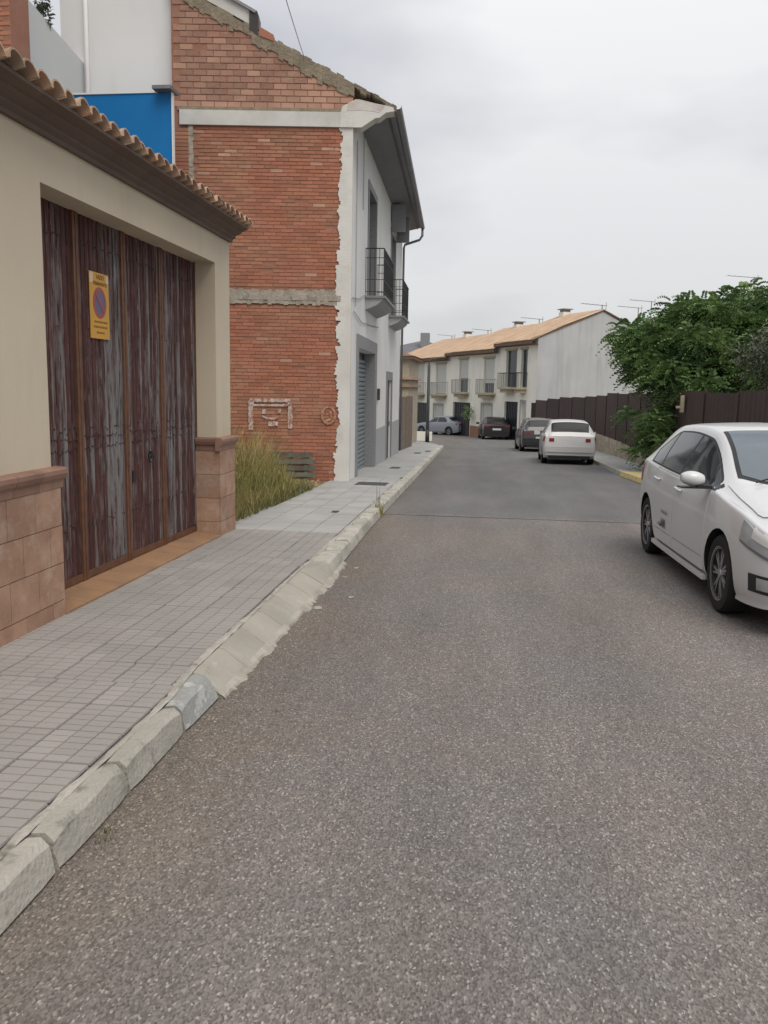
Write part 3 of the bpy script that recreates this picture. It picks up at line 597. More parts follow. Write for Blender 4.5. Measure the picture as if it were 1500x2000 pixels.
def text_mesh(body, size, material, name, parent, place, bold=0.0):
    cu = bpy.data.curves.new(name, 'FONT'); cu.body = body; cu.size = size; cu.align_x = 'CENTER'; cu.extrude = .0006; cu.offset = bold
    tmp = bpy.data.objects.new(name, cu); COL.objects.link(tmp)
    me = bpy.data.meshes.new_from_object(tmp.evaluated_get(bpy.context.evaluated_depsgraph_get())); bpy.data.objects.remove(tmp)
    me.materials.clear(); me.materials.append(M[material])
    o = bpy.data.objects.new(name, me); COL.objects.link(o); o.parent = parent; o.matrix_local = Matrix.Translation(-Vector(parent['org'])) @ place
    return o
face_x = Matrix(((0, 0, 1, 0), (1, 0, 0, 0), (0, 1, 0, 0), (0, 0, 0, 1)))       # text plane facing +X, reading along +Y
text_mesh('VADO', .05, 'sign_t', 'lettering', sg, Matrix.Translation((DX + .007, cy + .015, SZ1 - .05)) @ face_x, .0012)
text_mesh('PERMANENTE', .04, 'sign_t', 'lettering', sg, Matrix.Translation((DX + .007, cy + .012, SZ1 - .098)) @ face_x, .0008)
for k, (w_, zz) in enumerate(((.2, .125), (.23, .085), (.13, .04))):
    m_ = MB(); y_ = cy - w_ / 2
    while y_ < cy + w_ / 2:
        d = random.uniform(.012, .035); m_.box((DX + .006, y_, SZ0 + zz), (DX + .0067, y_ + d, SZ0 + zz + .016)); y_ += d + .007
    m_.build('small_print', 'sign_t', sg)

# ------------------------------------------------------------------ brick and white house
hs = thing('brick_house', (-2.76, 16.75, -.25), 'two-storey house with bare red brick gable, white street front and balconies', 'house')
WA = R(6.9); ux, uy = math.cos(WA), math.sin(WA); CXh, CYh = -2.74, 16.675
def G(a, d, z):
    """gable frame: a to the left from the corner, d out of the wall towards the camera"""
    return (CXh - a * ux + d * uy * 1, CYh - a * uy - d * ux, z)
def roofz(a): return 6.82 + (a + .75) * .5        # underside of the verge over the gable
AL = 3.42
mb = MB(); poly = [G(0, -.02, -.4), G(AL, -.02, -.4), G(AL, -.02, roofz(AL)), G(0, -.02, roofz(0))]
mb.prism(poly, Vector(G(0, -.32, 0)) - Vector(G(0, -.02, 0))); mb.build('gable_wall', 'brick_mortar', hs)
BV = {}
def brick_mesh(l_, h_, mname, k):
    mb = MB(); d = .007; q = .003
    jit = lambda: random.uniform(-.003, .003)
    lo = [(0, 0, 0), (l_, 0, 0), (l_, 0, h_), (0, 0, h_)]; hi = [(q + jit() * .5, -d + jit(), q), (l_ - q, -d + jit(), q + jit() * .4), (l_ - q, -d + jit(), h_ - q), (q, -d + jit(), h_ - q + jit() * .4)]
    mb.add(lo + hi, [(4, 5, 6, 7), (0, 1, 5, 4), (1, 2, 6, 5), (2, 3, 7, 6), (3, 0, 4, 7)], rnd=k * .1); return mb.mesh('brick', mname, fixn=False)
ragged = {}
def edge_a(z): return .25 + ragged.setdefault(int(z / .07), random.gauss(0, .016) + (random.uniform(-.06, .03) if random.random() < .2 else 0) - .022 * math.sin(z * 1.3) + .02 * math.sin(z * 3.7 + 1) + .02 * (z < 3.2))
stuffm = MB(); stuffp = MB(); nb = 0
up = [brick_mesh(.24, .098, 'brick', k) for k in range(6)]; upp = [brick_mesh(.24, .098, 'brick_pale', k) for k in range(4)]; up = [brick_mesh(.24, .1, 'brick_dull', k) for k in range(8)]
lowm = [brick_mesh(.24, .058, 'brick', k) for k in range(8)]; lowp = [brick_mesh(.24, .058, 'brick_pale', k) for k in range(3)]
rot = (0, 0, WA)
def place(me, a, z): inst('brick', me, hs, G(a + .24, -.018 + random.uniform(0, .003), z), rot)
z = 6.865; row = 0
while z < 8.9:
    a = .12 - (row % 2) * .125 + random.uniform(-.01, .01)
    while a < AL - .235:
        if z + .03 < roofz(a + .12):
            pale = (row < 1) or (row < 4 and a < 1.35) or (row < 6 and a < 1.35 and random.random() < .4) or random.random() < .1
            if row > 5 and random.random() < .03: pass
            else: place(random.choice(upp if pale else up), a, z); nb += 1
        a += .252
    z += .112; row += 1
z = 6.46; row = 0
while z > -.3:
    if not (3.19 < z < 3.56):
        a0 = edge_a(z); a = a0 - (row % 2) * .12 + random.uniform(-.01, .01)
        while a < AL - .45 + .2:
            aa = max(a, a0 - .02); l_ = a + .24 - aa
            if l_ > .05 and a + .24 < AL - .32:
                pale = random.random() < (.008 if z < 5.6 else .05); dark = random.random() < .03
                if l_ > .23 and nb < 298: place(random.choice(lowp if pale else lowm), a, z); nb += 1
                elif random.random() > .012:
                    tgt = stuffp if pale else stuffm; d0 = random.uniform(-.006, -.001); h_ = .058 + random.uniform(-.003, .002)
                    dz = random.uniform(-.002, .002)
                    tgt.box((aa, -.019, z + dz), (aa + l_ - .002, -.008 + d0 * .8, z + h_ + dz), T=lambda x, y_, zz: G(x, y_, zz), rnd=random.random())
            a += .248
    z -= .0685; row += 1
tag(stuffm.build('brickwork', 'brick', hs), kind='stuff'); tag(stuffp.build('brickwork', 'brick_pale', hs), kind='stuff')
# left brick pilaster with mortar joint
pl = MB()
z = -.3
while z < 6.45:
    pl.box((AL - .30, -.019, z), (AL - .015, .02 + random.uniform(-.006, .004), z + .06), T=lambda x, y_, zz: G(x, y_, zz)); z += .0685
tag(pl.build('brick_pilaster', 'brick', hs), kind='stuff')
mo = MB()
for k in range(46):
    z = 2.9 + k * .08
    mo.box((AL - .39 + random.uniform(-.01, .01), -.019, z), (AL - .30, .006 + random.uniform(-.008, .008), z + .079), T=lambda x, y_, zz: G(x, y_, zz))
mo.build('mortar_joint', 'grey_mortar', hs)
# concrete beam and rough floor band
b_ = MB(); b_.box((.14, -.018, 6.535), (AL - .14, .035, 6.80), T=lambda x, y_, zz: G(x, y_, zz)); b_.build('concrete_beam', 'beam', hs)
b_ = MB(); b_.box((.05, -.018, 6.80), (AL - .1, .02, 6.865), T=lambda x, y_, zz: G(x, y_, zz)); b_.build('mortar_bed', 'moss', hs)
b_ = MB(); na = 40
for k in range(na):
    a0, a1 = .2 + (AL - .25) * k / na, .2 + (AL - .25) * (k + 1) / na
    for zb_, zt_, dd in ((3.255 + random.uniform(-.02, .015), 3.335, .014), (3.33, 3.43 + random.uniform(-.015, .015), .022), (3.42, 3.53 + random.uniform(-.02, .015), .006)):
        b_.box((a0, -.018, zb_), (a1, dd + random.uniform(-.008, .006), zt_), T=lambda x, y_, zz: G(x, y_, zz))
b_.build('floor_band', 'grey_mortar', hs)
# white plaster return at the corner with its broken edge
b_ = MB(); z = -.4
while z < 6.55:
    e0 = edge_a(z) + (.012 if random.random() < .3 else 0) + random.uniform(-.012, .012)
    b_.box((-.005, -.02, z), (e0, .016, z + .03501), T=lambda x, y_, zz: G(x, y_, zz)); z += .035
b_.build('plaster_edge', 'plaster_edge', hs)
b_ = MB(); b_.box((.225, .0, 3.12), (.27, .02, 3.16), T=lambda x, y_, zz: G(x, y_, zz)); b_.box((.2, .0, 2.93), (.26, .02, 2.955), T=lambda x, y_, zz: G(x, y_, zz)); b_.build('hole', 'dark', hs)
# cornice end over the corner
b_ = MB(); pts = [(.24, 6.78), (.2, 6.90), (-.05, 7.03), (-.75, 6.90), (-.78, 6.83), (-.62, 6.80), (-.50, 6.71), (-.42, 6.70), (-.16, 6.53), (.24, 6.53)]
b_.prism([G(a, .05, z) for a, z in pts], Vector(G(0, -.28, 0)) - Vector(G(0, .05, 0))); b_.build('cornice_end', 'plaster_edge', hs)
b_ = MB(); pts = [(.12, 6.82), (.1, 6.95), (-.1, 7.03), (-.60, 6.92), (-.5, 6.80), (-.2, 6.84)]
b_.prism([G(a, .054, z) for a, z in pts], Vector(G(0, -.0, 0)) - Vector(G(0, .01, 0))); b_.build('plaster_patch', 'pinkplaster', hs)
# mossy verge on the roof edge, lumpy
b_ = MB(); k = 0; a = -.82
while a < AL:
    d = random.uniform(.07, .14); thick = (.10 if a < -.1 else .30 if a < 1.75 else .24) + random.uniform(-.075, .05); lift = random.uniform(-.03, .012)
    zt0 = 6.95 + (a + .78) * .5; zt1 = 6.95 + (a + d + .78) * .5
    b_.prism([G(a, .004 + random.uniform(0, .012), zt0 - thick), G(a + d, .004 + random.uniform(0, .012), zt1 - thick + random.uniform(-.03, .03)), G(a + d, .03, zt1 + lift), G(a, .03, zt0 + lift)], Vector(G(0, -.30, 0)) - Vector(G(0, .03, 0))); a += d * .98
b_.build('verge', 'moss', hs)
# low white parapet upslope with a dark end
b_ = MB(); zr = lambda a: 6.95 + (a + .78) * .5
b_.prism([G(1.95, .0, zr(1.95) + .02), G(AL, .0, zr(AL) + .02), G(AL, .0, zr(AL) + .30), G(1.95, .0, zr(1.95) + .26)], Vector(G(0, -.3, 0)) - Vector(G(0, 0, 0))); b_.build('parapet', 'beam', hs)
b_ = MB(); b_.prism([G(1.85, .06, zr(1.85) + .245), G(AL, .06, zr(AL) + .29), G(AL, .06, zr(AL) + .34), G(1.80, .06, zr(1.8) + .30)], Vector(G(0, -.36, 0)) - Vector(G(0, 0, 0))); b_.build('coping', 'greystone', hs)
b_ = MB(); b_.prism([G(1.78, .03, zr(1.78) - .12), G(1.95, .03, zr(1.95) - .08), G(1.95, .03, zr(1.95) + .24), G(1.78, .03, zr(1.78) + .24)], Vector(G(0, -.3, 0)) - Vector(G(0, 0, 0))); b_.build('parapet_end', 'darkwood', hs)
b_ = MB(); b_.prism([G(1.50, .04, zr(1.5) - .06), G(1.76, .04, zr(1.76) - .10), G(1.76, .04, zr(1.76) + .06), G(1.50, .04, zr(1.5) + .05)], Vector(G(0, -.2, 0)) - Vector(G(0, 0, 0))); b_.build('verge_brick', 'brick', hs)
# roof
FP0 = Vector((-2.76, 16.75, 0)); FP1 = Vector((-3.14, 29.8, 0)); FD = (FP1 - FP0).normalized(); FN = Vector((FD.y, -FD.x, 0)); FL = (FP1 - FP0).length
def F(s, o, z): p = FP0 + FD * s + FN * o; return (p.x, p.y, z)
b_ = MB(); nr = 52; y0 = -.05
prev = None
for i in range(nr + 1):
    s = .25 + (FL + .1 - .25) * i / nr; bumpz = .035 * (i % 2)
    row = [F(s, .78 - .004 * i, 7.0 + bumpz + .2 * i / nr * .7), F(s, -3.9, 7.0 + 4.68 * .5 + bumpz)]
    if prev: b_.quad(prev[0], row[0], row[1], prev[1])
    prev = row
b_.build('roof', 'rooftile', hs)
# street front
def wall_front(frame, L_, z0, z1, ops, depth, zbot=None):
    mb = MB(); us = sorted({0, L_, *[o[0] for o in ops], *[o[1] for o in ops]}); zs = sorted({z0, z1, *[o[2] for o in ops], *[o[3] for o in ops]})
    for a, b in zip(us, us[1:]):
        for c, d in zip(zs, zs[1:]):
            if any(o[0] <= a and b <= o[1] and o[2] <= c and d <= o[3] for o in ops): continue
            mb.quad(frame(a, 0, c), frame(b, 0, c), frame(b, 0, d), frame(a, 0, d))
    for a, b, c, d in ops:
        for q in (((a, c), (b, c)), ((b, c), (b, d)), ((b, d), (a, d)), ((a, d), (a, c))):
            (s0, t0), (s1, t1) = q; mb.quad(frame(s0, 0, t0), frame(s1, 0, t1), frame(s1, -depth, t1), frame(s0, -depth, t0))
    return mb
ops = [(1.2, 4.45, -.9, 2.5), (2.85, 4.45, 3.72, 6.1), (8.15, 9.55, -.9, 1.9), (8.75, 10.2, 3.78, 6.15)]
mb = wall_front(F, FL, -.9, 6.98, ops, .34)
mb.quad(F(FL, 0, -.9), F(FL, -3.8, -.9), F(FL, -3.8, 8.6), F(FL, 0, 6.9)); mb.quad(F(0, -.33, -.9), F(0, -.33, 6.6), F(0, -3.5, 8.2), F(0, -3.5, -.9))
mb.build('street_front', 'white', hs, fixn=False)
# garage shutter with slats
b_ = MB(); b_.box((1.2, -.255, -.6), (4.45, -.24, 2.5), T=F); sh = b_.build('roller_shutter', 'dark', hs)
z = -.35
while z < 2.3:
    b_ = MB(); b_.prism([F(1.22, -.24, z), F(1.22, -.205, z + .02), F(1.22, -.20, z + .075), F(1.22, -.24, z + .1)], Vector(F(4.43, 0, 0)) - Vector(F(1.22, 0, 0))); b_.build('slat', 'shutter', sh); z += .108
for s0, s1, z0, z1 in ((.95, 1.2, -.8, 2.78), (4.45, 4.95, -.8, 2.78), (1.2, 4.45, 2.5, 2.78)):
    b_ = MB(); b_.box((s0 + .001, .0, z0), (s1 - .001, .035, z1), T=F); b_.build('stone_surround', 'greystone', hs)
b_ = MB(); b_.quad(F(4.448, 0, -.8), F(4.448, -.31, -.8), F(4.448, -.31, 2.498), F(4.448, 0, 2.498)); b_.build('stone_reveal', 'greystone', hs)
b_ = MB(); b_.box((4.96, .0, -.8), (7.85, .018, .6), T=F); b_.build('dado', 'dado', hs); b_ = MB(); b_.box((9.85, .0, -.8), (FL - .02, .018, .6), T=F); b_.build('dado', 'dado', hs)
b_ = MB(); b_.box((8.15, -.12, -.7), (9.55, -.05, 1.9), T=F); d_ = b_.build('front_door', 'darkwood', hs)
b_ = MB(); b_.tube([F(9.4, -.02, .5), F(9.4, -.02, .65)], .015); b_.build('door_handle', 'metalgrey', d_)
for s0, s1, z0, z1 in ((7.87, 8.15, -.8, 2.15), (9.55, 9.83, -.8, 2.15), (8.15, 9.55, 1.9, 2.15)):
    b_ = MB(); b_.box((s0 + .001, .0, z0), (s1 - .001, .03, z1), T=F); b_.build('stone_surround', 'greystone', hs)
for (s0, s1, z0, z1) in (ops[1], ops[3]):
    b_ = MB(); b_.box((s0, -.3, z0), (s1, -.27, z1), T=F); w_ = b_.build('balcony_window', 'greystone', hs)
    for q in (0, 1):
        b_ = MB(); m0 = s0 + .08 + q * (s1 - s0) / 2; b_.box((m0, -.27, z0 + .08), (m0 + (s1 - s0) / 2 - .14, -.262, z1 - .12), T=F); b_.build('pane', 'glass', w_)
    for (a, b, c, d) in ((s0 - .14, s0, z0, z1 + .16), (s1, s1 + .14, z0, z1 + .16), (s0, s1, z1, z1 + .16)):
        b_ = MB(); b_.box((a + .001, 0, c), (b - .001, .025, d), T=F); b_.build('window_surround', 'greystone', w_)
    b_ = MB(); b_.quad(F(s1 - .002, 0, z0), F(s1 - .002, -.27, z0), F(s1 - .002, -.27, z1), F(s1 - .002, 0, z1)); b_.quad(F(s0, 0, z1 - .002), F(s1, 0, z1 - .002), F(s1, -.27, z1 - .002), F(s0, -.27, z1 - .002)); b_.build('window_reveal', 'greystone', w_)
for k, (s0, s1, zf) in enumerate(((2.35, 5.0, 3.70), (8.25, 10.75, 3.76))):
    OB = .46
    b_ = MB(); b_.box((s0, 0, zf - .05), (s1, OB, zf), T=F); bal = b_.build('balcony', 'greystone', hs)
    b_ = MB(); b_.prism([F(s0 + .05, 0, zf - .05), F(s0 + .05, OB - .06, zf - .05), F(s0 + .05, OB - .10, zf - .12), F(s0 + .05, OB - .2, zf - .2), F(s0 + .05, .1, zf - .27), F(s0 + .05, 0, zf - .3)], Vector(F(s1 - .05, 0, 0)) - Vector(F(s0 + .05, 0, 0))); b_.build('balcony_corbel', 'dado', bal)
    def rail_path(z): return [F(s0 + .05, .0, z), F(s0 + .05, OB - .05, z), F(s1 - .05, OB - .05, z), F(s1 - .05, .0, z)]
    for z in (zf + .09, zf + .35, zf + .82, zf + 1.02):
        b_ = MB()
        pth = rail_path(z)
        for p, q in zip(pth, pth[1:]): b_.tube([p, q], .016 if z > zf + 1 else .009, 4)
        b_.build('rail', 'iron', bal)
    pts = [(s0 + .05, OB - .05 - i * .1) for i in range(5)] + [(s0 + .05 + i * .1, OB - .05) for i in range(1, int((s1 - s0 - .1) / .1) + 1)] + [(s1 - .05, .02 + i * .1) for i in range(4)]
    bars = [F(s, o, 0) for s, o in pts]; bm_ = MB(); bm_.tube([(0, 0, zf), (0, 0, zf + 1.02)], .0075, 4); bme = bm_.mesh('baluster', 'iron')
    for p in bars: inst('baluster', bme, bal, (p[0], p[1], 0))
b_ = MB()
for s in (8.55, 10.35): b_.box((s - .03, .02, 6.15), (s + .03, .42, 6.92), T=F)
b_.box((8.58, .02, 6.45), (10.32, .30, 6.9), T=F); b_.build('awning_box', 'soffit', hs)
# eave, gutter and pipes
b_ = MB(); i0, i1, o0, o1 = 6.955, 6.955, .76, .62
def E_(s, t, z): p = FP0 + FD * s + FN * (t * (o0 + (o1 - o0) * s / FL)); return (p.x, p.y, z)
b_.add([E_(.22, 0, 6.94), E_(FL, 0, 6.94), E_(FL, 1, 7.08), E_(.22, 1, 6.97), E_(.22, 0, 7.06), E_(FL, 0, 7.06), E_(FL, 1, 7.20), E_(.22, 1, 7.03)], [(0, 1, 2, 3), (4, 7, 6, 5), (3, 2, 6, 7), (1, 5, 6, 2), (0, 3, 7, 4)])
b_.build('eave', 'soffit', hs)
b_ = MB(); b_.add([E_(.25, .80, 6.92), E_(FL, .80, 7.03), E_(FL, .84, 7.03), E_(.25, .84, 6.92), E_(.25, .80, 6.95), E_(FL, .80, 7.06)], [(0, 1, 2, 3), (0, 4, 5, 1)]); b_.build('eave_batten', 'dark', hs)
b_ = MB()
gp = [E_(.2, 1.10, 6.97), E_(FL + .05, 1.10, 7.06)]
n = 8; vs = []
for p in gp:
    for j in range(n + 1):
        a = math.pi + math.pi * j / n; vs.append((Vector(p) + FN * (.075 * math.cos(a)) + Vector((0, 0, .07 * math.sin(a) + .04))))
b_.add(vs, [(j, j + 1, n + 2 + j, n + 1 + j) for j in range(n)]); b_.build('gutter', 'metalgrey', hs, smooth=True, fixn=False)
b_ = MB(); b_.tube([E_(FL - .05, 1.1, 7.02), E_(FL - .05, 1.1, 6.82), E_(FL - .05, .95, 6.68), E_(FL - .05, .15, 6.52), F(FL - .05, .06, 6.4), F(FL - .05, .06, -.5)], .042, 8); b_.build('downpipe', 'metalgrey', hs, smooth=True)
b_ = MB(); b_.tube([F(.62, .02, 6.5), F(.62, .02, 3.3)], .012, 5); b_.tube([F(1.7, .02, 6.9), F(1.7, .02, 5.4)], .01, 5); b_.tube([F(.1, .025, 3.42), F(1.1, .025, 3.50), F(2.3, .025, 3.72)], .011, 5); b_.tube([F(.3, .025, 3.18), F(1.6, .025, 3.06), F(3.2, .025, 3.12), F(5.2, .025, 3.2)], .009, 5); b_.build('cable', 'dado', hs)
b_ = MB(); b_.box((5.35, 0, 1.35), (5.6, .06, 1.65), T=F); b_.build('letter_box', 'darkwood', hs)
# painted marks on the gable
def stroke(mb, pts, w):
    for (a0, z0), (a1, z1) in zip(pts, pts[1:]):
        d = Vector((a1 - a0, z1 - z0)); n_ = max(1, int(d.length / .05)); t = d.normalized(); q = Vector((-t.y, t.x))
        for i in range(n_):
            p0 = Vector((a0, z0)) + d * (i / n_); p1 = Vector((a0, z0)) + d * ((i + 1) / n_); w0, w1 = w * random.uniform(.7, 1.2), w * random.uniform(.7, 1.2)
            c = [p0 + q * w0 / 2, p1 + q * w1 / 2, p1 - q * w1 / 2, p0 - q * w0 / 2]; mb.quad(*[G(x.x, .0175, x.y) for x in c])
b_ = MB(); aL, aR = 1.96, 1.18
stroke(b_, [(aL, .8), (aL, 1.38)], .10); stroke(b_, [(aL + .02, 1.385), (aR, 1.395)], .07); stroke(b_, [(aR, 1.38), (aR, .84)], .09); stroke(b_, [(aL, 1.29), (aR, 1.30)], .045)
stroke(b_, [(1.70, 1.12), (1.70, 1.21)], .06); stroke(b_, [(1.40, 1.14), (1.39, 1.22)], .06)
stroke(b_, [(1.74, 1.08), (1.62, 1.03), (1.50, 1.03), (1.40, 1.07)], .045); stroke(b_, [(1.62, .93), (1.42, .93)], .10)
tag(b_.build('white_paint_mark', 'chalk', hs), kind='stuff')
b_ = MB(); stroke(b_, [(.42 + .13 * math.cos(t), 1.12 + .17 * math.sin(t)) for t in [i * math.pi / 6 for i in range(13)]], .05); stroke(b_, [(.48, 1.0), (.36, 1.05), (.38, 1.2)], .05); b_.build('ochre_paint_mark', 'ochre', hs)

# ------------------------------------------------------------------ buildings behind the garage
wb = thing('white_building', (-7, 18, 0), 'tall pale grey rendered building behind the blue sheet wall', 'building')
b_ = MB(); b_.box((-8.38, 16.42, -.3), (-6.12, 20, 12)); b_.build('wall', 'offwhite', wb)
b_ = MB(); b_.tube([(-7.84, 16.36, 12), (-7.84, 16.36, 3)], .042, 8); b_.build('downpipe', 'pvc', wb, smooth=True)
bw = MB(); bw.prism([(-7.93, 10.0, 3), (-7.93, 16.41, 3), (-7.93, 16.41, 7.72), (-7.93, 14.25, 8.06), (-7.93, 10.0, 8.7)], (-.2, 0, 0))
tag(bw.build('boundary_wall', 'greywall'), 'plain pale blue-grey side wall with sloping top left of the downpipe', 'wall')
bb = thing('brick_building', (-8.5, 12, 3), 'bare brick building corner above the garage roof at far upper left', 'building')
b_ = MB(); b_.box((-9.8, 13.2, 3), (-7.55, 13.75, 12)); b_.build('wall', 'brick_mortar', bb)
bk = MB(); z = 6.0; r_ = 0; bmesh_ = [brick_mesh(.24, .058, 'brick', k) for k in range(6)]
while z < 8.4:
    x = -7.56 - .24 + (r_ % 2) * .0 - .12 * (r_ % 2)
    while x > -8.6: inst('brick', random.choice(bmesh_), bb, (x, 13.2, z), None); x -= .25
    z += .07; r_ += 1
bl = thing('blue_sheet_wall', (-6.7, 15.3, 3), 'bright blue metal sheet wall rising behind the garage tiles', 'wall')
b_ = MB(); b_.box((-9, 15.3, 3), (-5.78, 15.36, 6.78)); b_.build('sheet', 'blue', bl)
b_ = MB(); b_.box((-9, 15.28, 6.782), (-6.03, 15.40, 6.81)); b_.build('coping', 'offwhite', bl)
b_ = MB(); b_.box((-6.06, 15.1, 6.79), (-5.72, 15.5, 6.85)); b_.build('cap', 'metalgrey', bl)
b_ = MB(); b_.box((-5.775, 15.27, 3), (-5.755, 15.36, 6.78)); b_.build('edge_post', 'offwhite', bl)

# foliage helpers
def leaf_cloud(mb, blobs, n, size, aspect=.45, droop=.4, shell=.55):
    for _ in range(n):
        c, r_ = random.choices(blobs, weights=[b[1][0] * b[1][1] * b[1][2] for b in blobs])[0]
        d = Vector((random.gauss(0, 1), random.gauss(0, 1), random.gauss(0, 1))).normalized(); q = random.uniform(shell, 1.0) * (1 + random.gauss(0, .06))
        p = Vector(c) + Vector((d.x * r_[0], d.y * r_[1], d.z * r_[2])) * q
        ax = (d + Vector((random.gauss(0, .5), random.gauss(0, .5), random.gauss(-droop, .4)))).normalized(); sd = ax.cross(Vector((random.gauss(0, .4), random.gauss(0, .4), 1))).normalized()
        L_ = size * random.uniform(.6, 1.3); w = L_ * aspect
        mb.add([p, p + ax * L_ * .5 + sd * w * .5, p + ax * L_, p + ax * L_ * .5 - sd * w * .5], [(0, 1, 2, 3)])
def fronds(mb, blobs, n, length, pairs=6, shell=.62, droop=.55):
    for _ in range(n):
        c, r_ = random.choices(blobs, weights=[(b[1][0] * b[1][1] * b[1][2]) ** .75 for b in blobs])[0]
        d = Vector((random.gauss(0, 1), random.gauss(0, 1), random.gauss(.15, 1))).normalized(); q = random.uniform(shell, 1.0) * (1 + random.gauss(0, .05))
        p = Vector(c) + Vector((d.x * r_[0], d.y * r_[1], d.z * r_[2])) * q
        ax = (Vector((d.x, d.y, d.z * .4 + .15)) + Vector((random.gauss(0, .35), random.gauss(0, .35), random.gauss(0, .25)))).normalized()
        L_ = length * random.uniform(.6, 1.25); rn = random.random(); side = ax.cross(Vector((0, 0, 1))); side = side.normalized() if side.length > .1 else Vector((1, 0, 0))
        for k in range(pairs):
            t = (k + .6) / pairs; b = p + ax * L_ * t + Vector((0, 0, -droop * L_ * t * t))
            lw = L_ * .36 * (1 - .55 * t) * random.uniform(.8, 1.2)
            for sg_ in (-1, 1):
                tip = b + side * sg_ * lw * .9 + ax * lw * .5 + Vector((0, 0, -.28 * lw)); mid = (b + tip) / 2; w = ax * lw * .2 + Vector((0, 0, .02))
                mb.add([b, mid + w, tip, mid - w], [(0, 1, 2, 3)], rnd=(rn + random.uniform(-.08, .08)) % 1)
cp = MB(); leaf_cloud(cp, [((-8.0, 15.0, 8.25), (.10, .2, .22)), ((-8.0, 15.1, 8.05), (.1, .16, .2))], 260, .09, .5)
pot = thing('wall_plant', (-8.0, 15.1, 7.7), 'small dark plant growing over the sloping grey wall top', 'plant')
cp.build('foliage', 'leaf_olive', pot); b_ = MB(); b_.tube([(-8.0, 15.1, 7.7), (-8.0, 15.05, 8.2)], .012, 5); b_.build('stem', 'bark', pot)

# ------------------------------------------------------------------ street end, left side
pf = thing('plank_fence', (-3.25, 33, zg(33)), 'weathered brown board fence beside the white house', 'fence')
y = 30.0
while y < 36.2:
    w = random.uniform(.13, .17); b_ = MB(); zt = 1.33 + random.uniform(-.03, .03)
    b_.box((-3.27 + random.uniform(-.012, .012), y, zg(y) + .1), (-3.24, y + w - .012, zt)); b_.build('board', 'plank_old', pf); y += w
for z in (.0, .9): b_ = MB(); b_.box((-3.33, 30, z), (-3.275, 36.2, z + .09)); b_.build('rail', 'plank_old', pf)
bh = thing('beige_house', (-5, 40, -1), 'small beige house with clay tile ledges behind the board fence', 'house')
b_ = MB(); b_.box((-9, 37.5, -1.3), (-3.55, 42.5, 3.0)); b_.build('wall', 'stone_beige', bh)
for z, o in ((2.95, .22), (2.05, .15), (1.72, .12)):
    b_ = MB(); b_.box((-9, 37.5 - o, z), (-3.55 + o, 42.5, z + .1)); b_.build('ledge', 'rooftile', bh)
b_ = MB(); b_.prism([(-3.25, 37.2, 3.06), (-9, 37.2, 3.06), (-6.5, 37.2, 4.0)], (0, 5.6, 0)); b_.build('roof', 'rooftile', bh)
# lamp post
lp = thing('street_lamp', (-3.2, 45, zg(45) + .1), 'thin dark street lamp post on the pavement corner', 'street lamp')
b_ = MB(); b_.tube([(-3.2, 45, -1.15), (-3.2, 45, -.3), (-3.2, 45, 2.9)], .10, 8, r2=.075); b_.build('pole', 'lampgrey', lp, smooth=True)
b_ = MB(); b_.tube([(-3.2, 45, -1.2), (-3.2, 45, -.5)], .11, 8); b_.build('base', 'lampgrey', lp, smooth=True)
b_ = MB(); b_.tube([(-3.2, 45, 2.7), (-3.2, 45, 3.1), (-3.1, 45.1, 3.2), (-2.7, 45.2, 3.25)], .035, 6); b_.build('arm', 'lampgrey', lp)
b_ = MB(); b_.tube([(-2.85, 45.2, 3.24), (-2.35, 45.3, 3.28)], .07, 6); b_.build('lamp_head', 'lampgrey', lp)
lw_ = MB(); lw_.box((-6.5, 48.6, zg(48) - .1), (-3.2, 48.9, zg(48) + .5)); tag(lw_.build('low_wall', 'terr_white'), 'low whitewashed kerb wall behind the lamp post', 'wall')

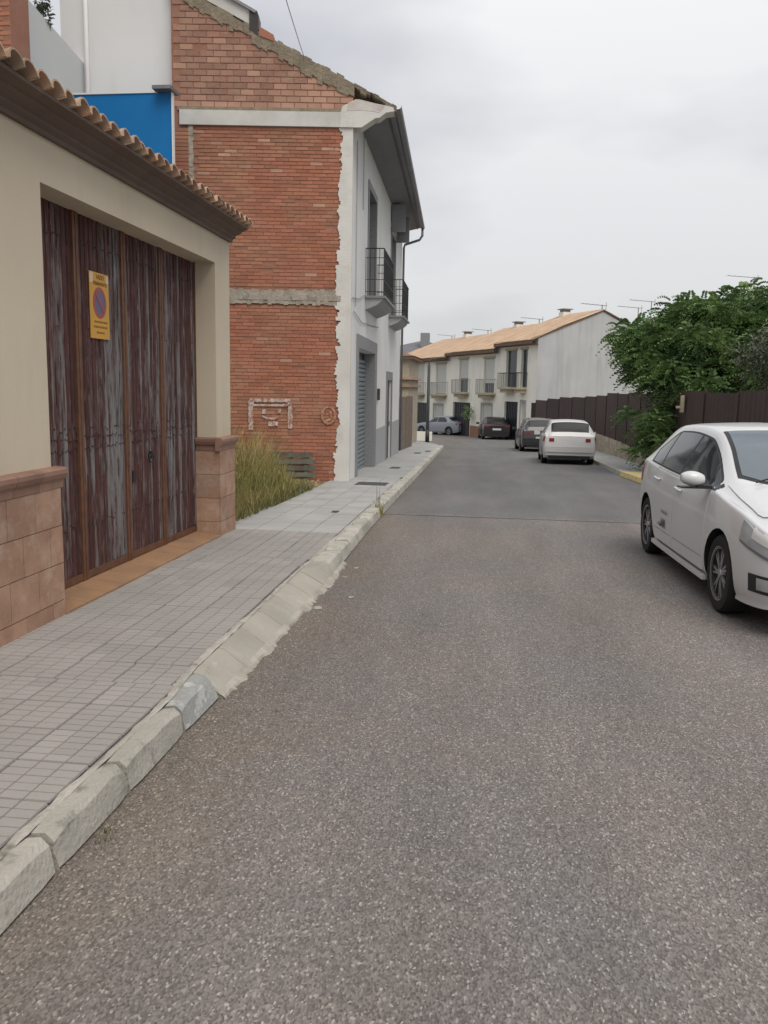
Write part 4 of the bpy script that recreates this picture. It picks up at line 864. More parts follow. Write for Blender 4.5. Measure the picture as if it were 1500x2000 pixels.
# ------------------------------------------------------------------ terraced houses
TC = Vector((2.84, 53, 0)); TD = Vector((-10.3, 22, 0)).normalized(); TN = Vector((-TD.y, TD.x, 0)); TNb = -TN
def TF(s, o, z): p = TC + TD * s + TN * o; return (p.x, p.y, z)
if TN.y > 0: TN = -TN
GD = 8.3
def terrace(s0, s1, ze, label, garages, doors, uppers, gable=False, base=-2.6):
    t = thing('terraced_house', TF((s0 + s1) / 2, 0, base), label, 'house', 'white terraced houses at the end of the street')
    fr = lambda s, o, z: TF(s0 + s, o, z)
    ops = [(a - s0, b - s0, base, z) for a, b, z in garages + doors] + [(a - s0, b - s0, z0, z1) for a, b, z0, z1, k in uppers]
    mb = wall_front(fr, s1 - s0, base, ze, ops, .22); mb.build('front_wall', 'terr_white', t, fixn=False)
    mb = MB(); rz = ze + 1.75
    for s in (s0 + .001, s1 - .001):
        mb.add([TF(s, 0, base), TF(s, -GD, base), TF(s, -GD, ze), TF(s, -4.4, rz), TF(s, 0, ze)], [(0, 1, 2, 3, 4)])
    mb.quad(TF(s0, -GD, base), TF(s1, -GD, base), TF(s1, -GD, ze), TF(s0, -GD, ze))
    mb.build('side_wall', 'terr_grey' if gable else 'terr_white', t)
    mb = MB(); w = .22; n = int((s1 - s0 + .12) / w); prev = None           # wavy tile rows
    for i in range(2 * n + 1):
        s = s0 - .1 + i * w / 2; bz = .07 * (i % 2)
        row = [TF(s, .48, ze - .16 + bz), TF(s, -1.6, ze + .78 + bz), TF(s, -4.4, rz + .08 + bz), TF(s, -GD - .4, ze + bz)]
        if prev:
            for q in range(3): mb.quad(prev[q], row[q], row[q + 1], prev[q + 1])
        prev = row
    rf = mb.build('roof', 'terr_roof', t)
    mb = MB(); mb.add([TF(s0 - .1, .45, ze - .36), TF(s1, .45, ze - .36), TF(s1, .45, ze - .17), TF(s0 - .1, .45, ze - .17), TF(s0 - .1, 0, ze - .42), TF(s1, 0, ze - .42)], [(0, 1, 2, 3), (0, 4, 5, 1)]); mb.build('eave', 'eave_brown', rf)
    if gable:
        mb = MB()
        for (o0_, z0_), (o1_, z1_) in (((.48, ze - .2), (-4.4, rz)), ((-4.4, rz), (-GD - .3, ze))):
            mb.add([TF(s0 - .06, o0_, z0_), TF(s0 - .06, o1_, z1_), TF(s0 - .06, o1_, z1_ + .12), TF(s0 - .06, o0_, z0_ + .12), TF(s0 + .1, o0_, z0_ + .12), TF(s0 + .1, o1_, z1_ + .12)], [(0, 1, 2, 3), (3, 2, 5, 4)])
        mb.build('verge', 'eave_brown', rf)
    for a, b, z in garages:
        mb = MB(); mb.box((a, -.2, base), (b, -.15, z), T=TF); g = mb.build('garage_door', 'garage_dark', t); n = 8
        for k in range(n):
            mb = MB(); q = (b - a) / n; mb.box((a + k * q + .04, -.15, base + .1), (a + (k + 1) * q - .04, -.12, z - .1), T=TF); mb.build('panel', 'garage_dark', g)
    for a, b, z in doors:
        mb = MB(); mb.box((a, -.2, base), (b, -.15, z), T=TF); g = mb.build('door', 'blind', t)
        mb = MB(); mb.box((a - .12, .0, base + 1.1), (a - .001, .03, z + .12), T=TF); mb.box((b + .001, .0, base + 1.1), (b + .12, .03, z + .12), T=TF); mb.box((a, 0, z + .001), (b, .03, z + .12), T=TF); mb.build('door_frame', 'dado', g)
        mb = MB(); mb.box(((a + b) / 2 - .1, -.15, z - 1.5), ((a + b) / 2 + .12, -.1, z - 1.1), T=TF); mb.build('grille', 'metalgrey', g)
    for a, b, z0, z1, kind in uppers:
        mb = MB(); mb.box((a, -.2, z0), (b, -.17, z1), T=TF); w_ = mb.build('window', 'glass', t)
        if kind != 'dark':
            zz = z0 + (z1 - z0) * {'shut': .02, 'half': .42, 'low': .28}[kind]; mb = MB(); mb.box((a + .04, -.17, zz), (b - .04, -.12, z1 - .02), T=TF); mb.build('blind', 'blind', w_)
        mb = MB(); mb.box((a - .1, 0, z1 + .001), (b + .1, .06, z1 + .12), T=TF); mb.build('lintel', 'balc', w_)
        bz = z0 - .02; mb = MB(); ex = .04 if kind == 'dark' else .3
        ring = [TF(a - ex, 0, bz), TF(a - ex, .42, bz), TF(a + .1, .62, bz), TF(b - .1, .62, bz), TF(b + ex, .42, bz), TF(b + ex, 0, bz)]
        mb.prism(ring, (0, 0, -.12)); ring2 = [tuple(Vector(TF((a + b) / 2, .0, bz - .12)) + (Vector(p) - Vector(TF((a + b) / 2, 0, bz))) * .8) for p in ring]; mb.prism(ring2, (0, 0, -.22)); bo = mb.build('balcony', 'balc', t)
        mb = MB(); up_ = [(p[0], p[1], bz + .92) for p in ring]
        for p, q in zip(up_, up_[1:]): mb.tube([p, q], .025, 4)
        for p, q in zip(ring, ring[1:]):
            dv = Vector(q) - Vector(p); n = max(1, int(dv.length / .13))
            for i in range(n): c = Vector(p) + dv * i / n; mb.tube([c, c + Vector((0, 0, .92))], .013, 3, caps=False)
        mb.build('railing', 'rail' if kind != 'dark' else 'iron', bo)
    x = s0
    for a, b in sorted([(a, b) for a, b, z in garages + doors]) + [(s1, s1)]:
        if a - x > .3: mb = MB(); mb.box((x + .002, 0, base), (a - .15, .04, zg(TF(x, 0, 0)[1]) + .75), T=TF); mb.build('brick_base', 'redbrick_low', t)
        x = b + .15
    return t, rf
def chimney(rf, s, o, z, label=None):
    mb = MB(); mb.box((s - .3, o - .3, z - .9), (s + .3, o + .3, z), T=TF); c = mb.build('chimney', 'terr_white', rf)
    mb = MB(); mb.box((s - .25, o - .25, z + .001), (s + .25, o + .25, z + .16), T=TF); mb.box((s - .38, o - .38, z + .162), (s + .38, o + .38, z + .22), T=TF); mb.build('chimney_cap', 'greystone', rf)
tA, rA = terrace(0, 5.35, 4.85, 'terraced house nearest the brown fence, with grey rendered gable', [(2.4, 4.3, .92)], [(1.35, 1.95, .95)], [(2.75, 4.3, 1.85, 4.2, 'dark'), (1.3, 2.15, 1.85, 4.2, 'dark')], gable=True)
tB, rB = terrace(5.36, 14.0, 4.5, 'middle terraced house with two beige balconies behind the dark saloon', [(9.9, 13.1, .70)], [(6.2, 7.9, .66)], [(10.4, 12.1, 1.45, 3.85, 'half'), (6.0, 7.75, 1.45, 3.8, 'low')])
tC, rC = terrace(14.01, 26.5, 4.22, 'farthest terraced house with dark garage door, left of the others', [(18.3, 22.3, .50)], [(15.1, 17.1, .42)], [(19.4, 21.4, 1.25, 3.7, 'shut'), (14.6, 16.8, 1.25, 3.6, 'shut')])
chimney(rA, 4.3, -4.2, 6.85); chimney(rB, 11.4, -4.4, 6.5); chimney(rC, 20.8, -4.4, 6.3)
fm = MB(); leaf_cloud(fm, [((TC + TD * 9.4 + TN * .5)[:2] + (-.2,), (.3, .3, .45)) if False else (tuple((TC + TD * 9.3 + TN * .45)[:2]) + (.0,), (.35, .35, .5))], 260, .16, .5)
pp = thing('facade_plant', tuple((TC + TD * 9.3 + TN * .45)[:2]) + (-1.7,), 'small green climbing plant beside the middle garage door', 'plant'); fm.build('foliage', 'leaf', pp)
b_ = MB(); c = TC + TD * 9.3 + TN * .45; b_.tube([(c.x, c.y, -1.75), (c.x, c.y, .0)], .03, 5); b_.build('stem', 'bark', pp)
# dark roofed house beyond
sh_ = thing('slate_roof_house', (-7, 88, -2), 'grey roofed house with one chimney beyond the terrace', 'house')
b_ = MB(); b_.box((-14, 84, -2.2), (-1.5, 94, 4.6)); b_.build('wall', 'terr_white', sh_)
b_ = MB(); b_.add([(-14.6, 83.4, 4.5), (-.8, 83.4, 4.5), (-.8, 94.6, 4.5), (-14.6, 94.6, 4.5), (-6.9, 89, 6.6)], [(0, 1, 4), (1, 2, 4), (2, 3, 4), (3, 0, 4)]); rr_ = b_.build('roof', 'slate', sh_)
b_ = MB(); b_.box((-7.1, 86.6, 5.8), (-6.2, 87.4, 7.2)); b_.build('chimney', 'greystone', rr_)
bk_ = thing('house_behind_trees', (15, 66, -2), 'pale house hidden behind the big tree, only its aerials showing', 'house')
b_ = MB(); b_.box((10.2, 63, -2.2), (21, 70, 3.6)); b_.build('wall', 'terr_white', bk_)
b_ = MB(); b_.prism([(10, 62.6, 3.55), (10, 70.4, 3.55), (10, 66.5, 4.6)], (11.2, 0, 0)); b_.build('roof', 'terr_roof', bk_)
def antenna(x, y, z0, z1, label, L_=1.1, ang=.2, n=6):
    t = thing('tv_antenna', (x, y, z0), label, 'antenna', 'television aerials on the roofs')
    b_ = MB(); b_.tube([(x, y, z0), (x, y, z1)], .035, 5); b_.build('mast', 'aluminium', t)
    dx, dy = math.cos(ang), math.sin(ang); b_ = MB(); p0 = Vector((x - dx * L_, y - dy * L_, z1 - .05 + .1)); p1 = Vector((x + dx * .25, y + dy * .25, z1 - .05)); b_.tube([p0, p1], .025, 4)
    for k in range(n):
        c = p0.lerp(p1, k / (n - 1)); b_.tube([c + Vector((-dy, dx, 0)) * .3, c - Vector((-dy, dx, 0)) * .3], .012, 3)
    b_.tube([p1 + Vector((0, 0, -.25)), p1 + Vector((0, 0, .2))], .02, 3); b_.build('boom', 'aluminium', t)
def rp(s, o, z): return TF(s, o, z)
for (s, o, zb_, zt_, lab) in ((-.05 + .2, -4.4, 6.3, 7.0, 'aerial on the apex of the grey rendered gable'), (8.6, -4.6, 6.0, 6.75, 'aerial on the terrace roof right of the middle chimney'), (17.2, -4.6, 5.7, 6.45, 'aerial on the terrace roof between the two left chimneys'), (24.8, -4.6, 5.6, 6.4, 'leftmost aerial, far along the terrace roof')):
    p = rp(s, o, 0); antenna(p[0], p[1], zb_, zt_, lab, 1.3)
antenna(10.5, 64.5, 3.8, 7.75, 'lower aerial of the pair rising behind the tree top left', 1.5)
antenna(11.4, 64.5, 3.9, 8.2, 'higher aerial of the pair rising behind the tree top left', 1.6)
antenna(18.4, 64.5, 3.9, 9.9, 'aerial above the tree crown at the right edge', 2.0)

# ------------------------------------------------------------------ right side: wall, sheet fence, trees
FENCE = [(5.25, 8.0, 1.75), (5.05, 14, 1.72), (4.9, 20, 1.69), (4.74, 27, 1.65), (4.74, 33, 1.59), (4.6, 37, 1.50), (4.35, 40, 1.42), (3.9, 43, 1.29), (2.95, 48, 1.10), (2.45, 50.3, .90)]
fl = [(5.0 - 0, 0)]
def fpos(d):
    for a, b in zip(FENCE, FENCE[1:]):
        va, vb = Vector(a), Vector(b); L_ = (vb - va).xy.length
        if d <= L_: return va.lerp(vb, d / L_)
        d -= L_
    return Vector(FENCE[-1])
TOT = sum((Vector(b) - Vector(a)).xy.length for a, b in zip(FENCE, FENCE[1:]))
sw = thing('block_wall', (4.8, 27, zg(27)), 'low beige block wall under the brown sheet fence', 'wall')
ft = lambda y: max(zg(y) + .12 + .40 + max(0, (y - 27)) * .035, zg(y) + .5)
wallm = [brick_mesh(.39, .19, 'stone_beige', k) for k in range(4)]
d = 0; core = MB()
while d < TOT - .2:
    a, b = fpos(d), fpos(d + .4); za, zb_ = ft(a.y), ft(b.y); nrm = Vector((-(b - a).y, (b - a).x, 0)).normalized()
    if nrm.x > 0: nrm = -nrm
    A, B = a + nrm * .02, b + nrm * .02; A2, B2 = a - nrm * .2, b - nrm * .2
    core.add([(A.x, A.y, zg(a.y) - .1), (B.x, B.y, zg(b.y) - .1), (B.x, B.y, zb_), (A.x, A.y, za), (A2.x, A2.y, za), (B2.x, B2.y, zb_)], [(0, 1, 2, 3), (3, 2, 5, 4)])
    if 19 < a.y < 44:
        ang = math.atan2((a - b).y, (a - b).x); z = za - .2; k = 0
        while z > zg(a.y) - .1:
            inst('block', random.choice(wallm), sw, (b.x + nrm.x * .021, b.y + nrm.y * .021, z), (0, 0, ang)); z -= .2; k += 1
    d += .4
core.build('wall_core', 'stone_beige', sw)
mf = thing('sheet_metal_fence', (4.8, 27, 0), 'dark brown sheet metal fence stepping down the street on a block wall', 'fence')
d = .0; pw = 2.45; k = 0
while d < TOT - .3:
    a, b = fpos(d), fpos(min(d + pw, TOT)); n = 18; mb = MB(); zt = a.z + random.uniform(-.04, .04); nrm = Vector((-(b - a).y, (b - a).x, 0)).normalized() * .03; prev = None
    zb_ = min(ft(a.y), ft(b.y)) - .02
    if zb_ > zt - .3: zb_ = zt - .9
    for i in range(n + 1):
        p = a.lerp(b, i / n) + nrm * (.5 if (i // 1) % 2 else -.5); row = ((p.x, p.y, zb_), (p.x, p.y, zt))
        if prev: mb.quad(prev[0], row[0], row[1], prev[1], rnd=k * .37 % 1)
        prev = row
    mb.build('fence_panel', 'sheet', mf, fixn=False)
    mb = MB(); mb.box((a.x - .03, a.y - .03, zb_), (a.x + .03, a.y + .03, zt + .02)); mb.build('post', 'sheet', mf)
    d += pw; k += 1
b_ = MB(); b_.box((4.72, 21.85, 1.20), (4.80, 21.97, 1.62)); b_.box((4.62, 21.87, 1.30), (4.72, 21.95, 1.36)); tag(b_.build('fence_tag', 'balc'), 'short pale strip fixed to the brown fence under the tree', 'strip')
# big tree
tr = thing('leafy_tree', (6.4, 24.6, zg(24)), 'large dark green tree with feathery leaves overhanging the brown fence', 'tree')
b_ = MB()
b_.tube([(6.4, 24.6, -.7), (6.35, 24.5, .6), (6.2, 24.4, 1.6), (6.0, 24.3, 2.4)], .2, 8, r2=.11)
for e_ in ((4.4, 23.6, 2.7), (5.4, 23.4, 3.6), (7.6, 24.6, 4.0), (6.6, 25.4, 3.9), (8.0, 24.0, 2.9)):
    m1 = Vector((6.25, 24.45, 1.5)); m2 = Vector(e_); b_.tube([m1, m1.lerp(m2, .5) + Vector((0, 0, .3)), m2], .08, 6, r2=.03)
b_.build('trunk', 'bark', tr, smooth=True)
blobs = [((6.7, 24.4, 3.05), (2.5, 2.0, 1.25)), ((4.75, 23.8, 2.85), (1.25, 1.3, .85)), ((7.3, 24.3, 3.75), (2.0, 1.7, .78)), ((5.6, 23.6, 3.35), (1.3, 1.3, .85)), ((5.1, 23.4, 2.15), (.95, .9, .55)), ((4.1, 23.7, 2.35), (.75, .8, .62)), ((6.6, 23.2, 2.2), (1.5, .9, .7)), ((8.6, 23.6, 2.6), (1.4, 1.2, 1.2)), ((5.5, 22.9, 1.75), (1.1, .6, .45)), ((4.35, 24.0, 3.2), (.75, .8, .5)), ((6.9, 22.6, 1.9), (1.0, .6, .5))]
small = []
for c, r_ in blobs:
    for _ in range(int(12 * r_[0] * r_[1])):
        d = Vector((random.gauss(0, 1), random.gauss(0, 1), random.gauss(0, 1))).normalized(); q = random.uniform(.55, .98)
        s_ = random.uniform(.28, .55); small.append(((c[0] + d.x * r_[0] * q, c[1] + d.y * r_[1] * q, c[2] + d.z * r_[2] * q), (s_, s_, s_ * .6)))
cr = MB(); fronds(cr, small, 10500, .40, shell=.25); tag(cr.build('crown', 'leaf', tr, fixn=False))
bs = thing('leafy_bush', (4.45, 23.2, zg(23) + .12), 'green bush of feathery shoots at the foot of the brown fence', 'bush')
small = []
for _ in range(26):
    t = random.random(); small.append(((4.30 + random.gauss(0, .2) + .25 * (1 - t), 23.2 + random.gauss(0, .25), -.3 + t * 1.5), (.3, .3, .22)))
cr = MB(); fronds(cr, small, 620, .36, shell=.2, droop=.5); cr.build('foliage', 'leaf', bs, fixn=False)
b_ = MB()
for k in range(5): b_.tube([(4.5, 23.2, -.5), (4.45 + random.gauss(0, .12), 23.2 + random.gauss(0, .15), .4), (4.4 + random.gauss(0, .25), 23.2 + random.gauss(0, .25), 1.1)], .025, 5, r2=.01)
b_.build('stems', 'bark', bs)
ot = thing('olive_tree', (6.3, 19.5, zg(19)), 'grey-green small leaved tree behind the fence at the right edge', 'tree')
small = []
for _ in range(44):
    d = Vector((random.gauss(0, 1), random.gauss(0, 1), random.gauss(0, 1))).normalized(); q = random.uniform(.4, 1); small.append(((6.15 + d.x * .85 * q, 19.4 + d.y * .8 * q, 2.35 + d.z * .85 * q), (.26, .26, .24)))
cr = MB(); leaf_cloud(cr, small, 7000, .10, .3, .1, .2); cr.build('crown', 'leaf_olive', ot, fixn=False)
b_ = MB(); b_.tube([(6.3, 19.6, -.6), (6.25, 19.5, .8), (6.2, 19.4, 2.0)], .11, 7, r2=.05)
for k in range(4): b_.tube([(6.2, 19.4, 1.6), (6.2 + random.uniform(-.7, .7), 19.4 + random.uniform(-.6, .6), 2.7)], .035, 5, r2=.012)
b_.build('trunk', 'bark', ot, smooth=True)

# ------------------------------------------------------------------ dry weeds, pallet, small growth
dw = MB()
def blade(mb, x, y, z, h, lean, w, rn=None, seg=3):
    a = random.uniform(0, 2 * math.pi); dx, dy = math.cos(a) * lean, math.sin(a) * lean; b = a + random.uniform(.9, 2.2); wx, wy = math.cos(b) * w, math.sin(b) * w; vs = []
    for k in range(seg + 1):
        t = k / seg; f = 1 - t * .9; vs += [(x + dx * t * t - wx * f, y + dy * t * t - wy * f, z + h * (t - .12 * t * t)), (x + dx * t * t + wx * f, y + dy * t * t + wy * f, z + h * (t - .12 * t * t))]
    mb.add(vs, [(2 * k, 2 * k + 1, 2 * k + 3, 2 * k + 2) for k in range(seg)], rn)
for _ in range(7500):
    y = random.uniform(9.55, 16.0); x = -3.04 - abs(random.gauss(0, .62)); 
    if x < -5.5: continue
    edge = min(1, (-3.0 - x) / .45 + .15); f = max(.15, 1 - max(0, (y - 13.8)) / 2.9) * (.6 + .4 * min(1, (y - 9.2) / 2.0))
    if y > 12.9 and x > -3.75: f *= max(.28, 1 - (y - 12.9) * .75)
    h = (random.uniform(.3, 1.0) ** .9 * 1.42) * edge * f
    blade(dw, x, y, zg(y) + PH - .02, h, h * random.uniform(.1, .6), random.uniform(.002, .0055))
    if random.random() < .35:
        for q in range(2): blade(dw, x + random.gauss(0, .05), y + random.gauss(0, .05), zg(y) + h * random.uniform(.5, .9), random.uniform(.05, .15), random.uniform(.03, .1), .004, seg=1)
tag(dw.build('dry_weeds', 'dry', fixn=False), 'tall yellow-green dry weeds on the plot against the brick gable', 'weeds', kind='stuff')
gw = MB()
for _ in range(900):
    y = random.uniform(9.5, 14.5); x = -3.02 - abs(random.gauss(0, .18)); blade(gw, x, y, zg(y) + PH - .02, random.uniform(.05, .28), random.uniform(.02, .14), random.uniform(.004, .01), seg=2)
tag(gw.build('green_weeds', 'weed', fixn=False), 'short green weeds along the pavement edge by the plot', 'weeds', kind='stuff')
rb = MB()
for _ in range(170):
    y = random.uniform(13.2, 16.4); x = -3.1 - abs(random.gauss(0, .45)) - max(0, (y - 16)) * .5; s_ = random.uniform(.015, .06); c = Vector((x, y, zg(y) + PH + s_ * .2)); q = [c + Vector((random.uniform(-s_, s_), random.uniform(-s_, s_), random.uniform(-.3 * s_, s_ * .7))) for _ in range(6)]
    rb.add(q, [(0, 1, 2), (0, 2, 3), (0, 3, 4), (0, 4, 5), (1, 2, 5), (2, 3, 4), (1, 4, 5), (2, 4, 5), (1, 2, 4)])
tag(rb.build('rubble', 'brick_pale'), 'crumbled brick rubble on the bare earth by the gable', 'rubble', kind='stuff')
pa = thing('wooden_pallet', (-3.9, 16.2, zg(16) + PH), 'grey-green broken wooden pallet leaning on the brick gable', 'pallet')
def PT(x, y, z): # lean against gable
    p = G(.92 + x, .12 + (0.62 - z) * .35 + y, -.26 + z); return p
for k in range(5):
    b_ = MB(); z = .04 + k * .125; o = random.uniform(-.06, .06); b_.box((-.22 + o, 0, z), (.62 + o, .022, z + .085), T=PT); b_.build('slat', 'pallet', pa)
for x in (-.12, .2, .5): b_ = MB(); b_.box((x, -.09, .0), (x + .08, -.002, .64), T=PT); b_.build('bearer', 'pallet', pa)
# weed in the kerb joint
kw = MB()
for _ in range(46): blade(kw, -1.53 + random.gauss(0, .035), 12.05 + random.gauss(0, .08), zg(12) + .0, random.uniform(.1, .34), random.uniform(.03, .14), .007)
for _ in range(5): blade(kw, -1.56 + random.gauss(0, .02), 12.1 + random.gauss(0, .04), zg(12) + .05, random.uniform(.45, .62), random.uniform(.0, .06), .006)
tag(kw.build('kerb_weed', 'dry', fixn=False), 'dry grass tuft growing from a kerb joint', 'weed', kind='stuff')
kw = MB()
for _ in range(26): blade(kw, -1.40 + random.gauss(0, .02), 2.83 + random.gauss(0, .06), zg(2.8), random.uniform(.015, .05), random.uniform(.01, .03), .0025)
tag(kw.build('gutter_weed', 'weed', fixn=False), 'tiny weed at the foot of the nearest kerb stones', 'weed', kind='stuff')
def cover(x, y, w, l_, label, name='drain_cover'):
    t = thing(name, (x, y, zg(y) + PH), label, 'cover'); sl = math.atan(zg(y + .5) - zg(y - .5))
    T = lambda a, b, c: (x + a, y + b, zg(y + b) + PH + c)
    b_ = MB(); b_.box((-w, -l_, -.01), (w, l_, .004), T=T); b_.build('frame', 'iron_cover', t)
    for k in range(5): b_ = MB(); q = 2 * l_ / 5; b_.box((-w * .9, -l_ + q * (k + .15), .004), (w * .9, -l_ + q * (k + .8), .009), T=T); b_.build('bar', 'iron_cover', t)
cover(-2.2, 16.15, .30, .33, 'wide dark drain cover across the pavement by the white house')
cover(-2.05, 11.35, .045, .08, 'tiny dark valve cover set in the pale pavement', 'valve_cover')
cover(-2.3, 21.2, .12, .3, 'small dark cover beside the roller shutter', 'valve_cover')
cover(-2.2, 31.5, .1, .45, 'small dark cover near the pavement corner', 'valve_cover')
cover(-2.45, 29.8, .12, .4, 'second dark cover near the pavement corner, nearer the house', 'valve_cover')
ca = MB(); p0, p1 = Vector((-3.84, 17.6, 8.0)), Vector((-.6, -2, 4.4))
ca.tube([p0.lerp(p1, t) + Vector((0, 0, -.5 * 4 * t * (1 - t) * .3)) for t in [i / 20 for i in range(21)]], .007, 5)
tag(ca.build('overhead_cable', 'aluminium'), 'thin overhead cable running up from the brick house roof', 'cable')

# ------------------------------------------------------------------ cars
def pchip(xs, ys):
    xs, ys = np.array(xs, float), np.array(ys, float); h = np.diff(xs); d = np.diff(ys) / h; m = np.zeros(len(xs)); m[0], m[-1] = d[0], d[-1]
    for i in range(1, len(xs) - 1):
        if d[i - 1] * d[i] > 0: w1, w2 = 2 * h[i] + h[i - 1], h[i] + 2 * h[i - 1]; m[i] = (w1 + w2) / (w1 / d[i - 1] + w2 / d[i])
    def f(x):
        x = min(max(x, xs[0]), xs[-1]); i = min(int(np.searchsorted(xs, x, 'right') - 1), len(h) - 1); t = (x - xs[i]) / h[i]
        return float(ys[i] * (1 + 2 * t) * (1 - t) ** 2 + h[i] * m[i] * t * (1 - t) ** 2 + ys[i + 1] * t * t * (3 - 2 * t) + h[i] * m[i + 1] * t * t * (t - 1))
    return f
def catmull(P, n):
    P = [np.array(p, float) for p in P]; o = []
    for i in range(len(P) - 1):
        p0, p1, p2, p3 = P[max(i - 1, 0)], P[i], P[i + 1], P[min(i + 2, len(P) - 1)]
        for k in range(n):
            t = k / n; q = .5 * (2 * p1 + (p2 - p0) * t + (2 * p0 - 5 * p1 + 4 * p2 - p3) * t * t + (3 * p1 - p0 - 3 * p2 + p3) * t ** 3); o.append(q)
    o.append(P[-1]); return np.array(o)
class Car:
    """body lofted along u (0 = nose); section frame (half width, height)"""
    def __init__(s, spec, pos, heading, scale=1.0):
        k = list(zip(*spec)); s.L = spec[-1][0]; s.zs, s.zb, s.zt, s.w, s.wr = [pchip(k[0], k[i]) for i in range(1, 6)]
        s.pos = Vector(pos); s.h = heading; s.sc = scale; s.cache = {}
    def sec(s, u):
        q = round(u, 4)
        if q in s.cache: return s.cache[q]
        zs, zb, zt, w, wr = s.zs(u), s.zb(u), s.zt(u), s.w(u), s.wr(u); g = zt - zb; h = zb - zs
        P = [(0, zs), (.86 * w, zs), (.95 * w, zs + .07 * h), (.99 * w, zs + .26 * h), (1.0 * w, zs + .5 * h), (.992 * w, zs + .76 * h), (.965 * w, zb - .03 * h), (.94 * w, zb + .02)]
        re = zt - min(.075, .4 * g); P += [((.94 * w + wr) / 2 + .022 * min(1, g / .3), (zb + re) / 2), (wr, re), (.86 * wr, zt - min(.03, .16 * g)), (.45 * wr, zt - .004 - .01 * min(1, g)), (0, zt)]
        r = catmull(P, 3); s.cache[q] = r; return r
    def W(s, u, y, z):
        """local (u from nose, y to the car's left, z) -> world"""
        c, n_ = math.cos(s.h), math.sin(s.h); u_, y_, z_ = -u * s.sc, y * s.sc, z * s.sc
        return (s.pos.x + c * u_ - n_ * y_, s.pos.y + n_ * u_ + c * y_, s.pos.z + z_ + s.tilt * (u_ + s.L * s.sc / 2))
    tilt = 0
    def yat(s, u, z):
        r = s.sec(u)[9:]; i = np.argsort(r[:, 1], kind='stable'); return float(np.interp(z, r[i, 1], r[i, 0]))
    def zat(s, u, y):
        r = s.sec(u)[24:][::-1]; return float(np.interp(abs(y), r[:, 0], r[:, 1]))
    def body(s, mname, parent, wheels, rad):
        us = sorted({0, *np.linspace(0, .3, 7), *np.linspace(.3, s.L - .35, 44), *np.linspace(s.L - .35, s.L, 9)}); us = [float(u) for u in us]; rings = []
        for u in us:
            r = s.sec(u); rings.append([(u, -y, z) for y, z in r[::1]] + [(u, y, z) for y, z in r[::-1][1:-1]])
        n = len(rings[0]); mb = MB(); vs = [s.W(*p) for r in rings for p in r]
        fs = [(i * n + j, i * n + (j + 1) % n, (i + 1) * n + (j + 1) % n, (i + 1) * n + j) for i in range(len(us) - 1) for j in range(n)] + [tuple(range(n)), tuple((len(us) - 1) * n + j for j in range(n))[::-1]]
        mb.add(vs, fs); o = mb.build('body', [mname, 'trimblack'], parent, smooth=True)
        cut = MB()
        for u in wheels: cut.lathe([(.0001, -1.2), (rad + .045, -1.2), (rad + .045, -.52), (.0001, -.52)], lambda x, y, h, u=u: s.W(u + x, h, rad + y * 1.0), 28, mi=1); cut.lathe([(.0001, .52), (rad + .045, .52), (rad + .045, 1.2), (.0001, 1.2)], lambda x, y, h, u=u: s.W(u + x, h, rad + y), 28, mi=1)
        co = cut.build('cutter', [mname, 'trimblack'], parent); md = o.modifiers.new('b', 'BOOLEAN'); md.object = co; md.operation = 'DIFFERENCE'; md.solver = 'EXACT'
        bpy.context.view_layer.update(); me = bpy.data.meshes.new_from_object(o.evaluated_get(bpy.context.evaluated_depsgraph_get())); o.modifiers.clear(); o.data = me; bpy.data.objects.remove(co)
        # inside of the arches dark
        inv = None
        for p in me.polygons: p.use_smooth = True
        if len(me.materials) < 2: me.materials.append(M['trimblack'])
        ws = [Vector(s.W(u, 0, rad)) - Vector(parent['org']) for u in wheels]; ax = Vector(s.W(0, 1, 0)) - Vector(s.W(0, 0, 0)); ax.normalize()
        for p in me.polygons:
            for c in ws:
                v = p.center - c; lat = v.dot(ax); rr = (v - ax * lat).length
                if rr < (rad + .05) * s.sc and abs(lat) > .5 * s.sc and (abs(abs(lat) - .52 * s.sc) < .02 or abs(p.normal.dot(ax)) < .35 and abs(rr - (rad + .045) * s.sc) < .012): p.material_index = 1
        me.set_sharp_from_angle(angle=R(35)); return o
    def side(s, side, u0, u1, zlo, zhi, name, mname, parent, off=.004, nu=14, nz_=7, skirt=.012):
        vs = []; 
        for i in range(nu + 1):
            u = u0 + (u1 - u0) * i / nu; a, b = zlo(u), zhi(u)
            for j in range(nz_ + 1): z = a + (b - a) * j / nz_; vs.append((u, s.yat(u, z) + off, z))
        k = nz_ + 1; fs = [(i * k + j, (i + 1) * k + j, (i + 1) * k + j + 1, i * k + j + 1) for i in range(nu) for j in range(nz_)]
        rim = [i * k for i in range(nu + 1)] + [nu * k + j for j in range(1, k)] + [i * k + nz_ for i in range(nu - 1, -1, -1)] + [j for j in range(nz_ - 1, 0, -1)]
        o = len(vs); vs += [(vs[i][0], vs[i][1] - skirt, vs[i][2]) for i in rim]; m = len(rim); fs += [(rim[i], rim[(i + 1) % m], o + (i + 1) % m, o + i) for i in range(m)]
        mb = MB(); mb.add([s.W(u, y * side, z) for u, y, z in vs], fs); return mb.build(name, mname, parent, smooth=True, angle=40)
